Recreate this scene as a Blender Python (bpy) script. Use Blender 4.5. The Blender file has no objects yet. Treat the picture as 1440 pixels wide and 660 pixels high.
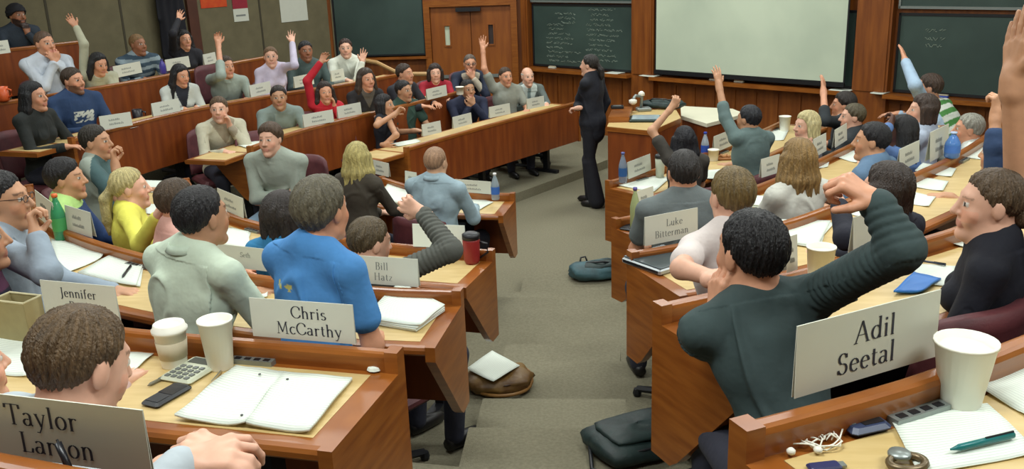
import bpy, math, random
import numpy as np
from mathutils import Vector, Matrix

SC = bpy.context.scene
COL = SC.collection
rnd = random.Random(7)

# ------------------------------------------------------------------ camera
FPX, CX, CY, CAMH = 1300.0, 720.0, 330.0, 2.79
_d = np.array([160, 4235, FPX]); _d = _d / np.linalg.norm(_d)
_y = np.array([110, -403, FPX]); _y = _y - _d * (_y @ _d); _y /= np.linalg.norm(_y)
_x = np.cross(_y, -_d)
CM = np.stack([_x, _y, -_d])            # rows: world axes seen by the camera (x right, y down, z forward)
CAMP = np.array([0, 0, CAMH])
def at(px, py, z):                      # point at height z seen at a pixel of the 1440x660 photograph
    r = CM @ np.array([px - CX, py - CY, FPX]); return CAMP + r * ((z - CAMH) / r[2])
def dist(px, py, D):                    # point at depth D
    return CAMP + CM @ (np.array([px - CX, py - CY, FPX]) / FPX * D)

cam_data = bpy.data.cameras.new('camera'); cam = bpy.data.objects.new('camera', cam_data); COL.objects.link(cam)
cam_data.sensor_width = 36.0; cam_data.lens = 36.0 * FPX / 1440.0; cam_data.clip_start = 0.05; cam_data.clip_end = 60
M = np.eye(4); M[:3, 0] = CM[:, 0]; M[:3, 1] = -CM[:, 1]; M[:3, 2] = -CM[:, 2]; M[:3, 3] = CAMP
cam.matrix_world = Matrix(M.tolist()); SC.camera = cam

SC.view_settings.view_transform = 'Standard'; SC.view_settings.look = 'None'
SC.view_settings.gamma = 1.0; SC.view_settings.use_curve_mapping = False
SC.view_settings.exposure = 0.0

# ------------------------------------------------------------------ light: the room's ceiling lamps
world = bpy.data.worlds.new('world'); SC.world = world; world.use_nodes = True
world.node_tree.nodes['Background'].inputs[0].default_value = (0.75, 0.8, 0.7, 1)
world.node_tree.nodes['Background'].inputs[1].default_value = 0.25
CEIL = 4.3
def ceiling_lamp(x, y, power, w=1.5, h=0.6, rz=0.0, col=(0.95, 1.0, 0.98)):
    l = bpy.data.lights.new('ceiling_light_glow', 'AREA'); l.shape = 'RECTANGLE'; l.size = w; l.size_y = h
    l.energy = power; l.color = col
    o = bpy.data.objects.new('ceiling_light_glow', l); COL.objects.link(o); o.location = (x, y, CEIL - 0.09); o.rotation_euler = (0, 0, rz)
LAMPS = [(-3.6, 1.5), (-0.6, 1.2), (2.2, 1.2), (-4.8, 4.6), (-1.7, 4.4), (1.3, 4.4), (4.0, 4.4),
         (-5.6, 7.8), (-2.8, 7.8), (-0.0, 7.8), (2.9, 7.8), (-4.4, 11.2), (-1.7, 11.2), (1.0, 11.0), (-2.2, 13.8)]
for lx, ly in LAMPS: ceiling_lamp(lx, ly, 60.0 * (.55 if lx < -4 else .8 if lx < -2.5 else 1.0))

# ------------------------------------------------------------------ helpers
def lin(c):
    return tuple(((v / 255.0) / 12.92 if v / 255.0 <= 0.04045 else ((v / 255.0 + 0.055) / 1.055) ** 2.4) for v in c)
MATS = {}
def mat(name, rgb, rough=0.6, noise=0.0, scale=20.0, bump=0.0, bscale=None, stretch=(1, 1, 1), metal=0.0, attr=False, rgb2=None,
        coat=0.0, alpha=1.0, trans=0.0, spec=0.5):
    if name in MATS: return MATS[name]
    m = bpy.data.materials.new(name); m.use_nodes = True; nt = m.node_tree; b = nt.nodes['Principled BSDF']
    c = lin(rgb); b.inputs['Base Color'].default_value = (*c, 1); b.inputs['Roughness'].default_value = rough
    b.inputs['Metallic'].default_value = metal; b.inputs['Specular IOR Level'].default_value = spec
    if coat: b.inputs['Coat Weight'].default_value = coat; b.inputs['Coat Roughness'].default_value = 0.25
    if trans: b.inputs['Transmission Weight'].default_value = trans
    if alpha < 1: b.inputs['Alpha'].default_value = alpha
    tc = nt.nodes.new('ShaderNodeTexCoord'); mp = nt.nodes.new('ShaderNodeMapping'); mp.inputs['Scale'].default_value = stretch
    nt.links.new(tc.outputs['Object'], mp.inputs['Vector'])
    src = None
    if attr:
        a = nt.nodes.new('ShaderNodeVertexColor'); a.layer_name = 'Col'; src = a.outputs['Color']
    if noise > 0 or rgb2:
        n = nt.nodes.new('ShaderNodeTexNoise'); n.inputs['Scale'].default_value = scale; n.inputs['Detail'].default_value = 4
        nt.links.new(mp.outputs['Vector'], n.inputs['Vector'])
        mx = nt.nodes.new('ShaderNodeMix'); mx.data_type = 'RGBA'
        if attr:
            mx.blend_type = 'MULTIPLY'; mx.inputs['Factor'].default_value = 1.0
            r = nt.nodes.new('ShaderNodeMapRange'); r.inputs[1].default_value = 0.3; r.inputs[2].default_value = 0.7
            r.inputs[3].default_value = 1 - noise; r.inputs[4].default_value = 1 + noise
            nt.links.new(n.outputs['Fac'], r.inputs[0]); nt.links.new(src, mx.inputs[6]); nt.links.new(r.outputs[0], mx.inputs[7])
        else:
            c2 = lin(rgb2) if rgb2 else tuple(v * (1 - noise) for v in c)
            r = nt.nodes.new('ShaderNodeMapRange'); r.inputs[1].default_value = 0.32; r.inputs[2].default_value = 0.68
            nt.links.new(n.outputs['Fac'], r.inputs[0]); nt.links.new(r.outputs[0], mx.inputs['Factor'])
            mx.inputs[6].default_value = (*c, 1); mx.inputs[7].default_value = (*c2, 1)
        src = mx.outputs[2]
    if src is not None: nt.links.new(src, b.inputs['Base Color'])
    if bump > 0:
        n2 = nt.nodes.new('ShaderNodeTexNoise'); n2.inputs['Scale'].default_value = bscale or scale; n2.inputs['Detail'].default_value = 3
        nt.links.new(mp.outputs['Vector'], n2.inputs['Vector'])
        bp = nt.nodes.new('ShaderNodeBump'); bp.inputs['Strength'].default_value = bump; bp.inputs['Distance'].default_value = 0.01
        nt.links.new(n2.outputs['Fac'], bp.inputs['Height']); nt.links.new(bp.outputs['Normal'], b.inputs['Normal'])
    MATS[name] = m; return m

M_RAIL = mat('rail_wood', (156, 92, 34), 0.32, rgb2=(130, 70, 22), scale=5, stretch=(1, 1, 9), coat=0.2)
M_FASCIA = mat('fascia_wood', (140, 70, 24), 0.42, rgb2=(112, 50, 17), scale=3, stretch=(5, 5, 0.6), coat=0.1)
M_WALLWOOD = mat('wall_wood', (146, 82, 27), 0.45, rgb2=(114, 58, 17), scale=3, stretch=(5, 5, 0.5), coat=0.1)
M_DOORWOOD = mat('door_wood', (156, 88, 26), 0.45, rgb2=(132, 70, 20), scale=3, stretch=(4, 4, 0.5), coat=0.1)
M_TOP = mat('worktop_laminate', (210, 184, 128), 0.45, rgb2=(196, 168, 110), scale=6, stretch=(1, 6, 1))
M_CARPET = mat('carpet', (133, 128, 106), 0.95, rgb2=(119, 114, 93), scale=60, bump=0.5, bscale=220)
M_NOSING = mat('step_nosing', (118, 113, 94), 0.8, noise=0.1, scale=50)
M_GREYWALL = mat('grey_fabric_wall', (112, 104, 78), 0.9, rgb2=(101, 94, 70), scale=5, bump=0.2, bscale=150)
M_PLASTER = mat('plaster', (214, 212, 196), 0.9, noise=0.04, scale=8)
M_BOARD = mat('chalkboard_slate', (50, 66, 62), 0.42, rgb2=(64, 82, 76), scale=1.5)
M_CHALK = mat('chalk', (150, 165, 150), 0.95, noise=0.3, scale=60)
M_ALU = mat('aluminium', (150, 158, 155), 0.4, noise=0.05, metal=0.6)
M_BLACK = mat('black_metal', (22, 24, 30), 0.5, noise=0.2, scale=10)
M_BLACKP = mat('black_plastic', (28, 30, 34), 0.4, noise=0.15, scale=12)
M_CHAIR = mat('chair_maroon', (98, 48, 52), 0.6, rgb2=(80, 36, 42), scale=12, bump=0.1, bscale=80)
M_CHAIRSIDE = mat('chair_shell', (86, 44, 44), 0.5, noise=0.15, scale=12)
M_PAPER = mat('paper', (226, 233, 221), 0.8, noise=0.03, scale=6)
M_CARD = mat('card_stock', (208, 210, 196), 0.8, noise=0.03, scale=6)
M_INK = mat('ink', (48, 50, 62), 0.7, noise=0.1)
M_INKF = mat('faint_ink', (128, 132, 128), 0.8, noise=0.1)
M_CUP = mat('paper_cup', (238, 236, 222), 0.5, noise=0.03, scale=6)
M_SLEEVE = mat('cup_sleeve', (196, 184, 156), 0.8, noise=0.06, scale=30)
M_SCREEN = mat('projection_screen', (208, 220, 196), 0.85, rgb2=(192, 205, 183), scale=1.2)
M_SKIN = mat('skin', (200, 150, 120), 0.5, noise=0.07, scale=30, attr=True)
M_HAIR = mat('hair', (60, 40, 30), 0.5, noise=0.2, scale=60, stretch=(1, 1, 0.3), attr=True, bump=0.8, bscale=240)
M_CLOTH = mat('cloth', (90, 90, 90), 0.85, noise=0.08, scale=12, attr=True, bump=0.9, bscale=11)
M_SHOE = mat('shoe_leather', (26, 24, 24), 0.4, noise=0.2)

def mesh_obj(name, v, f, m, parent=None, smooth=False, col=None, mats=None, midx=None, loc=None):
    me = bpy.data.meshes.new(name)
    v = np.asarray(v, dtype=np.float32)
    if isinstance(f, np.ndarray):
        n = len(f); k = f.shape[1]
        me.vertices.add(len(v)); me.vertices.foreach_set('co', v.ravel())
        me.loops.add(n * k); me.loops.foreach_set('vertex_index', f.astype(np.int32).ravel())
        me.polygons.add(n); me.polygons.foreach_set('loop_start', np.arange(0, n * k, k, dtype=np.int32))
        me.update(calc_edges=True)
    else:
        me.from_pydata([tuple(map(float, q)) for q in v], [], f)
    for mm in (mats or [m]): me.materials.append(mm)
    if midx is not None: me.polygons.foreach_set('material_index', np.asarray(midx, dtype=np.int32))
    if smooth: me.polygons.foreach_set('use_smooth', np.ones(len(me.polygons), dtype=bool))
    if col is not None:
        a = me.color_attributes.new('Col', 'FLOAT_COLOR', 'POINT')
        c = np.ones((len(v), 4), dtype=np.float32); c[:, :3] = col; a.data.foreach_set('color', c.ravel())
    me.update()
    o = bpy.data.objects.new(name, me); COL.objects.link(o)
    if parent is not None: o.parent = parent
    if loc is not None: o.location = loc
    return o
def tag(o, label=None, cat=None, group=None, kind=None):
    if label: o['label'] = label
    if cat: o['category'] = cat
    if group: o['group'] = group
    if kind: o['kind'] = kind
    return o
def thing(name, label, cat, loc=(0, 0, 0), rz=0.0, group=None):
    o = bpy.data.objects.new(name, None); COL.objects.link(o); o.empty_display_size = 0.1
    o.location = tuple(map(float, loc)); o.rotation_euler = (0, 0, rz)
    return tag(o, label, cat, group)
def dup(root, loc, rz, label=None, group=None):
    r = root.copy(); COL.objects.link(r); r.location = tuple(map(float, loc)); r.rotation_euler = (0, 0, rz)
    for ch in [c for c in bpy.data.objects if c.parent == root]:
        c = ch.copy(); COL.objects.link(c); c.parent = r
        for g in [q for q in bpy.data.objects if q.parent == ch]:
            d = g.copy(); COL.objects.link(d); d.parent = c
    if label: r['label'] = label
    if group: r['group'] = group
    return r

class MB:
    def __init__(s): s.v = []; s.f = []; s.m = []; s.cur = 0
    def poly(s, pts, faces):
        o = len(s.v); s.v += [tuple(map(float, p)) for p in pts]; s.f += [tuple(o + i for i in f) for f in faces]; s.m += [s.cur] * len(faces); return s
    def box(s, c, d, rz=0.0, rot=None):
        x, y, z = [q / 2 for q in d]; P = [(-x, -y, -z), (x, -y, -z), (x, y, -z), (-x, y, -z), (-x, -y, z), (x, -y, z), (x, y, z), (-x, y, z)]
        R = rot if rot is not None else Matrix.Rotation(rz, 3, 'Z')
        P = [tuple(R @ Vector(p) + Vector(c)) for p in P]
        return s.poly(P, [(0, 3, 2, 1), (4, 5, 6, 7), (0, 1, 5, 4), (1, 2, 6, 5), (2, 3, 7, 6), (3, 0, 4, 7)])
    def rbox(s, c, d, r=0.01, rz=0.0, rot=None):     # box with chamfered vertical and top edges
        x, y, z = [q / 2 for q in d]; r = min(r, x * .9, y * .9, z * .9)
        prof = [(-z, r), (-z + r, 0), (z - r, 0), (z, r)]; P = []; R = rot if rot is not None else Matrix.Rotation(rz, 3, 'Z')
        for zz, i in prof:
            X, Y = x - i, y - i; q = r
            for p in ((-X + q, -Y), (X - q, -Y), (X, -Y + q), (X, Y - q), (X - q, Y), (-X + q, Y), (-X, Y - q), (-X, -Y + q)): P.append(tuple(R @ Vector((*p, zz)) + Vector(c)))
        F = [tuple(range(7, -1, -1)), tuple(range(24, 32))]
        for k in range(3):
            for i in range(8): j = (i + 1) % 8; F.append((k * 8 + i, k * 8 + j, k * 8 + 8 + j, k * 8 + 8 + i))
        return s.poly(P, F)
    def lathe(s, prof, c=(0, 0, 0), n=20, cap=True, rot=None):
        P = []; F = []; R = rot if rot is not None else Matrix.Identity(3)
        for r, z in prof:
            for i in range(n):
                a = 2 * math.pi * i / n; P.append(tuple(R @ Vector((r * math.cos(a), r * math.sin(a), z)) + Vector(c)))
        for k in range(len(prof) - 1):
            for i in range(n): j = (i + 1) % n; F.append((k * n + i, k * n + j, (k + 1) * n + j, (k + 1) * n + i))
        if cap: F.append(tuple(range(n - 1, -1, -1))); F.append(tuple((len(prof) - 1) * n + i for i in range(n)))
        return s.poly(P, F)
    def tube(s, pts, r, n=6, closed=False):
        pts = [Vector(tuple(map(float, p))) for p in pts]; N = len(pts); P = []; F = []
        rr = r if hasattr(r, '__len__') else [r] * N
        up = Vector((0.12, 0.05, 0.99))
        for i, p in enumerate(pts):
            a = pts[max(i - 1, 0)]; b = pts[min(i + 1, N - 1)]
            if closed: a = pts[(i - 1) % N]; b = pts[(i + 1) % N]
            d = (b - a); d = d.normalized() if d.length > 1e-9 else Vector((1, 0, 0))
            x = d.cross(up); x = x.normalized() if x.length > 1e-4 else Vector((1, 0, 0)); y = d.cross(x).normalized()
            for k in range(n):
                t = 2 * math.pi * k / n; P.append(tuple(p + (x * math.cos(t) + y * math.sin(t)) * rr[i]))
        L = N if closed else N - 1
        for i in range(L):
            j = (i + 1) % N
            for k in range(n): q = (k + 1) % n; F.append((i * n + k, j * n + k, j * n + q, i * n + q))
        if not closed: F.append(tuple(range(n))); F.append(tuple((N - 1) * n + k for k in range(n - 1, -1, -1)))
        return s.poly(P, F)
    def prism(s, outline, z0, z1):        # horizontal outline (list of xy) raised from z0 to z1
        n = len(outline); A = sum(outline[i][0] * outline[(i + 1) % n][1] - outline[(i + 1) % n][0] * outline[i][1] for i in range(n))
        if A < 0: outline = outline[::-1]
        P = [(x, y, z0) for x, y in outline] + [(x, y, z1) for x, y in outline]
        F = [tuple(range(n - 1, -1, -1)), tuple(range(n, 2 * n))] + [(i, (i + 1) % n, n + (i + 1) % n, n + i) for i in range(n)]
        return s.poly(P, F)
    def sweep(s, prof, path, nrm):        # prof: list (d, z); path points xy, nrm unit offsets
        N = len(path); K = len(prof); P = []; F = []
        for p, n in zip(path, nrm):
            for d, z in prof: P.append((p[0] + n[0] * d, p[1] + n[1] * d, z))
        for i in range(N - 1):
            for k in range(K): q = (k + 1) % K; F.append((i * K + k, i * K + q, (i + 1) * K + q, (i + 1) * K + k))
        F.append(tuple(range(K - 1, -1, -1))); F.append(tuple((N - 1) * K + k for k in range(K)))
        return s.poly(P, F)
    def build(s, name, m, parent=None, smooth=False, mats=None, loc=None):
        o = mesh_obj(name, s.v, s.f, m, parent, smooth, mats=mats, midx=s.m if mats else None, loc=loc); return o

def smooth_path(P, step=0.12):
    P = [np.array(p, float) for p in P]
    if len(P) == 2: n = max(2, int(np.linalg.norm(P[1] - P[0]) / step)); return [P[0] + (P[1] - P[0]) * i / n for i in range(n + 1)]
    Q = [2 * P[0] - P[1]] + P + [2 * P[-1] - P[-2]]; out = []
    for i in range(1, len(Q) - 2):
        n = max(1, int(np.linalg.norm(Q[i + 1] - Q[i]) / step))
        for k in range(n):
            t = k / n; a, b, c, d = Q[i - 1], Q[i], Q[i + 1], Q[i + 2]
            out.append(0.5 * ((2 * b) + (-a + c) * t + (2 * a - 5 * b + 4 * c - d) * t * t + (-a + 3 * b - 3 * c + d) * t ** 3))
    out.append(P[-1]); return out
def normals(path, side):
    out = []
    for i in range(len(path)):
        d = path[min(i + 1, len(path) - 1)] - path[max(i - 1, 0)]; d = d / np.linalg.norm(d)
        out.append(np.array([-d[1], d[0]]) * side)
    return out

# ------------------------------------------------------------------ tiers and room shell
TC = [1.15, .89, .63, .37, .11]         # floor heights of rows 0..4 (0 at the back)
TW = {1: .11, 2: .32, 3: .54, 4: .78, 5: 1.14}
def structure(o): o['kind'] = 'structure'; return o
P0 = np.array([-1.03, 15.25]); CORN = np.array([-4.15, 15.25])
fa = math.radians(-38.6); FU = np.array([math.cos(fa), math.sin(fa)]); FN = np.array([-FU[1], FU[0]])   # along the front wall / away from the room
LU = np.array([-.53, -.848]); LU /= np.linalg.norm(LU); LN = np.array([LU[1], -LU[0]]) * 1.0     # along the left wall / outwards
if LN[0] > 0: LN = -LN
P1 = P0 + FU * 10.6
LEND = CORN + LU * 17.5
room = [tuple(P0), tuple(CORN), tuple(LEND), (LEND[0] + 2, -3.6), (P1[0] + .6, -3.6), tuple(P1)]
mb = MB(); mb.prism(room, -0.12, 0.0); structure(mb.build('floor', M_CARPET))
mb = MB(); mb.prism(room, CEIL, CEIL + .1); structure(mb.build('ceiling', M_PLASTER))
def wall_quad(name, a, b, m, thick=0.12, out=None, z0=0, z1=CEIL):
    a = np.array(a); b = np.array(b); u = (b - a) / np.linalg.norm(b - a); n = np.array([-u[1], u[0]]) if out is None else out
    mb = MB(); mb.prism([tuple(a), tuple(b), tuple(b + n * thick), tuple(a + n * thick)], z0, z1); return structure(mb.build(name, m))
wall_quad('wall_front', P0, P1, M_WALLWOOD, out=FN)
wall_quad('wall_door_side', CORN, P0, M_WALLWOOD, out=np.array([0, 1.]))
wall_quad('wall_left', CORN, LEND, M_GREYWALL, out=LN)
wall_quad('wall_left_rear', LEND, np.array(room[3]), M_PLASTER, out=np.array([-1., 0]))
wall_quad('wall_back', room[3], room[4], M_PLASTER, out=np.array([0, -1.]))
wall_quad('wall_right', P1, room[4], M_PLASTER, out=np.array([1., 0]))

def tier(name, poly, z):
    mb = MB(); mb.prism([tuple(map(float, p)) for p in poly], -.05, z); return structure(mb.build(name, M_CARPET))

# rail lines: outer edge of the desk fascia, listed from the aisle outwards
RL = {1: [(-.54, 2.32), (-1.35, 2.47), (-1.9, 2.63), (-2.5, 2.92), (-3.1, 3.35), (-3.7, 3.95), (-4.2, 4.7)],
      2: [(-.54, 3.49), (-.94, 3.54), (-1.48, 3.70), (-2.12, 4.0), (-2.74, 4.43), (-3.2, 4.93), (-3.52, 5.4)],
      3: [(-.55, 4.80), (-1.16, 4.95), (-1.75, 5.2), (-2.30, 5.58), (-2.72, 6.05), (-3.05, 6.6)],
      4: [(-.62, 7.03), (-1.05, 7.10), (-1.46, 7.31), (-1.80, 7.66)],
      0: [(-.50, 1.13), (-.66, 1.17), (-.99, 1.25), (-1.5, 1.45), (-2.0, 1.7)]}
RR = {0: [(.24, 1.44), (.56, 1.61), (.87, 1.82), (1.25, 2.10), (1.6, 2.4)],
      1: [(.19, 2.66), (.61, 2.90), (1.0, 3.18), (1.39, 3.47), (1.9, 3.95), (2.4, 4.55)],
      2: [(.16, 3.96), (.40, 4.08), (.86, 4.37), (1.22, 4.71), (1.77, 5.29), (2.27, 5.89), (2.85, 6.75), (3.3, 7.6)],
      3: [(.12, 5.38), (.58, 5.70), (1.08, 6.14), (1.83, 7.14), (2.35, 7.92), (2.75, 8.65)],
      4: [(.11, 7.38), (.56, 7.84), (1.05, 8.46), (1.6, 9.28), (2.05, 10.02)]}
RW = {1: [(-1.82, 8.86), (-1.05, 10.17), (-.15, 11.55)],
      2: [(-3.08, 8.02), (-2.85, 8.85), (-2.33, 9.85), (-1.62, 11.15)],
      3: [(-4.42, 7.45), (-4.05, 8.74), (-3.45, 9.75), (-2.75, 10.6), (-2.25, 11.5)],
      4: [(-5.75, 7.5), (-5.2, 8.4), (-4.75, 9.4), (-4.4, 10.5), (-4.02, 11.6)],
      5: [(-6.9, 8.2), (-6.25, 9.2), (-5.72, 10.25)]}

def offs(path, side, d):
    path = [np.array(p, float) for p in path]; return [p + n * d for p, n in zip(path, normals(path, side))]
# centre-left tiers (behind row k's fascia), extended to the left wall
for k in (4, 3, 2, 1, 0):
    fr = offs(RL[k], 1, -0.06)
    if np.dot(fr[0] - np.array(RL[k][0]), [0, 1]) < 0: fr = offs(RL[k], -1, -0.06)
    fr[0] = np.array([-.6, fr[0][1]])
    e = fr[-1]; far = {4: (-4.6, 5.2), 3: (-7.4, 7.4), 2: (-8.5, 6.4), 1: (-8.4, 5.0), 0: (-8, 2.5)}[k]
    tier('floor_tier', [tuple(p) for p in fr] + [far, (-9.5 if k < 4 else -4.6, far[1] - 1), (-9.5 if k < 4 else -4.6, -3.4), (-.6, -3.4)], TC[k] + (.05 if k == 0 else 0))
for k in (4, 3, 2, 1, 0):
    fr = offs(RR[k], -1, -0.06)
    fr[0] = np.array([.16, fr[0][1] - .04]); e = fr[-1]
    far = e + np.array([.8, 1.0]); far[0] = min(far[0], 6.9)
    tier('floor_tier', [tuple(p) for p in fr] + [(far[0], far[1]), (7.4, far[1]), (7.4, -3.4), (.16, -3.4)] if k < 4 else
         [tuple(p) for p in fr] + [(e[0] + .15, e[1] + .2), (3.4, 9.6), (3.4, 5), (3.4, -3.4), (.16, -3.4)], TC[k])
for k in (1, 2, 3, 4, 5):
    fr = offs(RW[k], 1, -0.06)
    if np.dot(fr[0] - np.array(RW[k][0]), [1, -.6]) < 0: fr = offs(RW[k], -1, -0.06)
    e0 = fr[0]; e1 = fr[-1]; s0 = e0 + np.array([.02, -.12])
    tier('floor_tier', [tuple(s0)] + [tuple(p) for p in fr] + [tuple(e1 + np.array([.3, .5])), tuple(e1 + np.array([-.2, 1.6]) if k < 4 else e1 + LN * 2.2),
         tuple(e1 + LN * (5.6 - k * 1.0) + np.array([-.4, .2])), tuple(e0 + LN * (5.6 - k * 1.0) - np.array([0, .2]))], TW[k])
# aisle: one riser per row with a half step in front of it
AX0, AX1 = -.6, .16
st = [(7.62, .11), (5.75, .24), (5.2, .37), (4.45, .5), (3.9, .63), (3.25, .76), (2.7, .89), (2.05, 1.02), (1.5, 1.15)]
for i, (y, z) in enumerate(st):
    mb = MB(); y2 = st[i + 1][0] if i + 1 < len(st) else -3.4
    mb.prism([(AX0, y2), (AX1, y2), (AX1, y), (AX0, y)], -.05, z); structure(mb.build('floor_aisle_step', M_CARPET))

# ------------------------------------------------------------------ front wall: panelling, boards, screen, pillars
def FP(s, z, out=0.0): p = P0 + FU * s - FN * out; return (p[0], p[1], z)
def fbox(mb, s0, s1, z0, z1, d0, d1):      # block on the front wall from s0..s1 standing d0..d1 off it
    a, b, c, d = [P0 + FU * s - FN * q for s, q in ((s0, d0), (s1, d0), (s1, d1), (s0, d1))]
    return mb.prism([tuple(a), tuple(b), tuple(c), tuple(d)], z0, z1)
def onwall(px, py):
    r = CM @ np.array([px - CX, py - CY, FPX]); t = (P0 @ FN) / (r[:2] @ FN); w = CAMP + r * t; return float((w[:2] - P0) @ FU), float(w[2])
sB0, sB1 = .12, 2.16
sS0, sS1 = 2.60, 5.42
sP0, sP1 = 5.50, 5.93
mb = MB()
for a, b in ((0.0, 10.5),):
    n = int((b - a) / .32)
    for i in range(n): fbox(mb, a + i * .32 + .012, a + (i + 1) * .32 - .012, .12, .86, 0.0, .016)
fbox(mb, 0, 10.5, 0, .12, 0, .03); fbox(mb, 0, 10.5, .86, .93, 0, .025)
structure(mb.build('trim_wainscot', M_WALLWOOD))
for (a, b) in ((-.02, sB0), (sB1, sS0 - .05), (sP0, sP1)):
    mb = MB(); fbox(mb, a, b, 0, CEIL, 0, .12); fbox(mb, a + .03, b - .03, 1.0, CEIL, .12, .135); structure(mb.build('trim_pillar', M_WALLWOOD))
for (a, b) in ((sB0, sB1), (sS0 - .05, sP0), (sP1, 10.4)):
    mb = MB(); fbox(mb, a, b, .94, .985, 0, .24); fbox(mb, a, b, .985, .992, .225, .24); structure(mb.build('trim_chalk_ledge', M_RAIL))
def board(s0, s1, z0, z1, label, d=.02):
    c = P0 + FU * (s0 + s1) / 2; t = thing('chalkboard', label, 'chalkboard', (c[0], c[1], z0))
    def loc(mb, name, m, par):
        o = mb.build(name, m, par, loc=(-c[0], -c[1], -z0)); return o
    mb = MB(); fbox(mb, s0, s1, z0, z1, 0, d); loc(mb, 'slate', M_BOARD, t)
    mb = MB()
    for (a, b, e, f) in ((s0, s1, z0, z0 + .03), (s0, s1, z1 - .03, z1), (s0, s0 + .025, z0, z1), (s1 - .025, s1, z0, z1)): fbox(mb, a, b, e, f, d, d + .012)
    loc(mb, 'frame', M_ALU if d > .02 else M_BLACKP, t); return t, c, z0
def scribble(t, c, zb, lines, d, name='chalk_writing'):
    mb = MB()
    for (s0, s1, z, h) in lines:
        s = s0; k = 0
        while s < s1:
            wl = rnd.uniform(.08, .2); x = s
            while x < min(s + wl, s1):
                p1 = FP(x, z + rnd.uniform(-.4, .4) * h, d); p2 = FP(x + .02, z + rnd.uniform(-.5, .5) * h, d)
                mb.tube([np.array(p1) - [c[0], c[1], zb], np.array(p2) - [c[0], c[1], zb]], .0035, 4); x += .018
            s += wl + .04
    mb.build(name, M_CHALK, t)['kind'] = 'stuff'
t, c, zb = board(sB0 + .02, sB1 - .02, 1.0, 1.98, 'lower chalkboard covered in chalk notes beside the double doors')
L = []
for i in range(3): L.append((.62 + i * .06, 1.02, 1.83 - i * .065, .04))
for i in range(9): L.append((.42 + rnd.uniform(0, .1), .75 + rnd.uniform(0, .45), 1.66 - i * .07, .04))
for i in range(11): L.append((1.22 + rnd.uniform(0, .12), 1.65 + rnd.uniform(0, .35), 1.9 - i * .075, .04))
scribble(t, c, zb, L, .024)
board(sB0 + .02, sB1 - .02, 2.0, 3.0, 'upper sliding chalkboard left of the projection screen, above the written one', .05)
board(sP1 + .04, 10.3, 1.0, 1.93, 'lower chalkboard right of the screen with three short chalk words')
tt = [o for o in bpy.data.objects if o.name.startswith('chalkboard')][-1]
cR = P0 + FU * (sP1 + .04 + 10.3) / 2
w0, z0w = onwall(1300, 44)
scribble(tt, cR, 1.0, [(onwall(1303, 40)[0], onwall(1330, 40)[0], onwall(1315, 43)[1], .045), (onwall(1302, 50)[0], onwall(1329, 50)[0], onwall(1315, 54)[1], .045), (onwall(1303, 60)[0], onwall(1327, 60)[0], onwall(1315, 64)[1], .045)], .024)
board(sP1 + .04, 10.3, 1.98, 3.0, 'upper sliding chalkboard right of the screen with an aluminium lower edge', .06)
board(sS0 - .03, sP0 - .02, 1.0, 1.95, 'dark chalkboard behind the white projection screen', .015)
# screen
c = P0 + FU * (sS0 + sS1) / 2 - FN * .16
t = thing('projection_screen', 'white pull-down projection screen hanging before a chalkboard', 'projection screen', (c[0], c[1], 1.03))
off = (-c[0], -c[1], -1.03)
mb = MB(); fbox(mb, sS0 + .02, sS1 - .02, 1.09, 3.3, .155, .158); mb.build('screen_fabric', M_SCREEN, t, loc=off)
mb = MB(); fbox(mb, sS0, sS1, 1.03, 1.085, .14, .175); fbox(mb, sS0, sS0 + .02, 1.03, 3.3, .15, .156); fbox(mb, sS1 - .035, sS1, 1.03, 3.3, .15, .156); mb.build('bottom_bar', M_BLACKP, t, loc=off)
mb = MB(); fbox(mb, sS0 - .05, sS1 + .05, 3.3, 3.42, .08, .22); mb.build('roller_case', M_PLASTER, t, loc=off)
# left part of the rear: board beside the doors
sx = lambda px, py: (CAMP + (CM @ np.array([px - CX, py - CY, FPX])) * (15.25 / (CM @ np.array([px - CX, py - CY, FPX]))[1]))
bl, br = sx(472, 40)[0], sx(598, 40)[0]; bz = float(sx(540, 78)[2])
cxm = (bl + br) / 2
t = thing('chalkboard', 'blank dark chalkboard between the grey wall and the double doors', 'chalkboard', (cxm, 15.2, bz))
mb = MB(); mb.box((0, 0, .8), (br - bl - .04, .03, 1.6)); mb.build('slate', M_BOARD, t)
mb = MB(); mb.box((0, -.02, .012), (br - bl, .05, .024)); mb.box(((bl - br) / 2, 0, .8), (.03, .05, 1.6)); mb.box(((br - bl) / 2, 0, .8), (.03, .05, 1.6)); mb.build('frame', M_BLACKP, t)
mb = MB(); mb.box((cxm, 15.18, bz - .04), (br - bl + .05, .14, .04)); structure(mb.build('trim_chalk_ledge', M_RAIL))
mb = MB(); mb.box((bl - .09, 15.17, 2.1), (.13, .16, 4.2)); structure(mb.build('trim_pillar', M_WALLWOOD))
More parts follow.
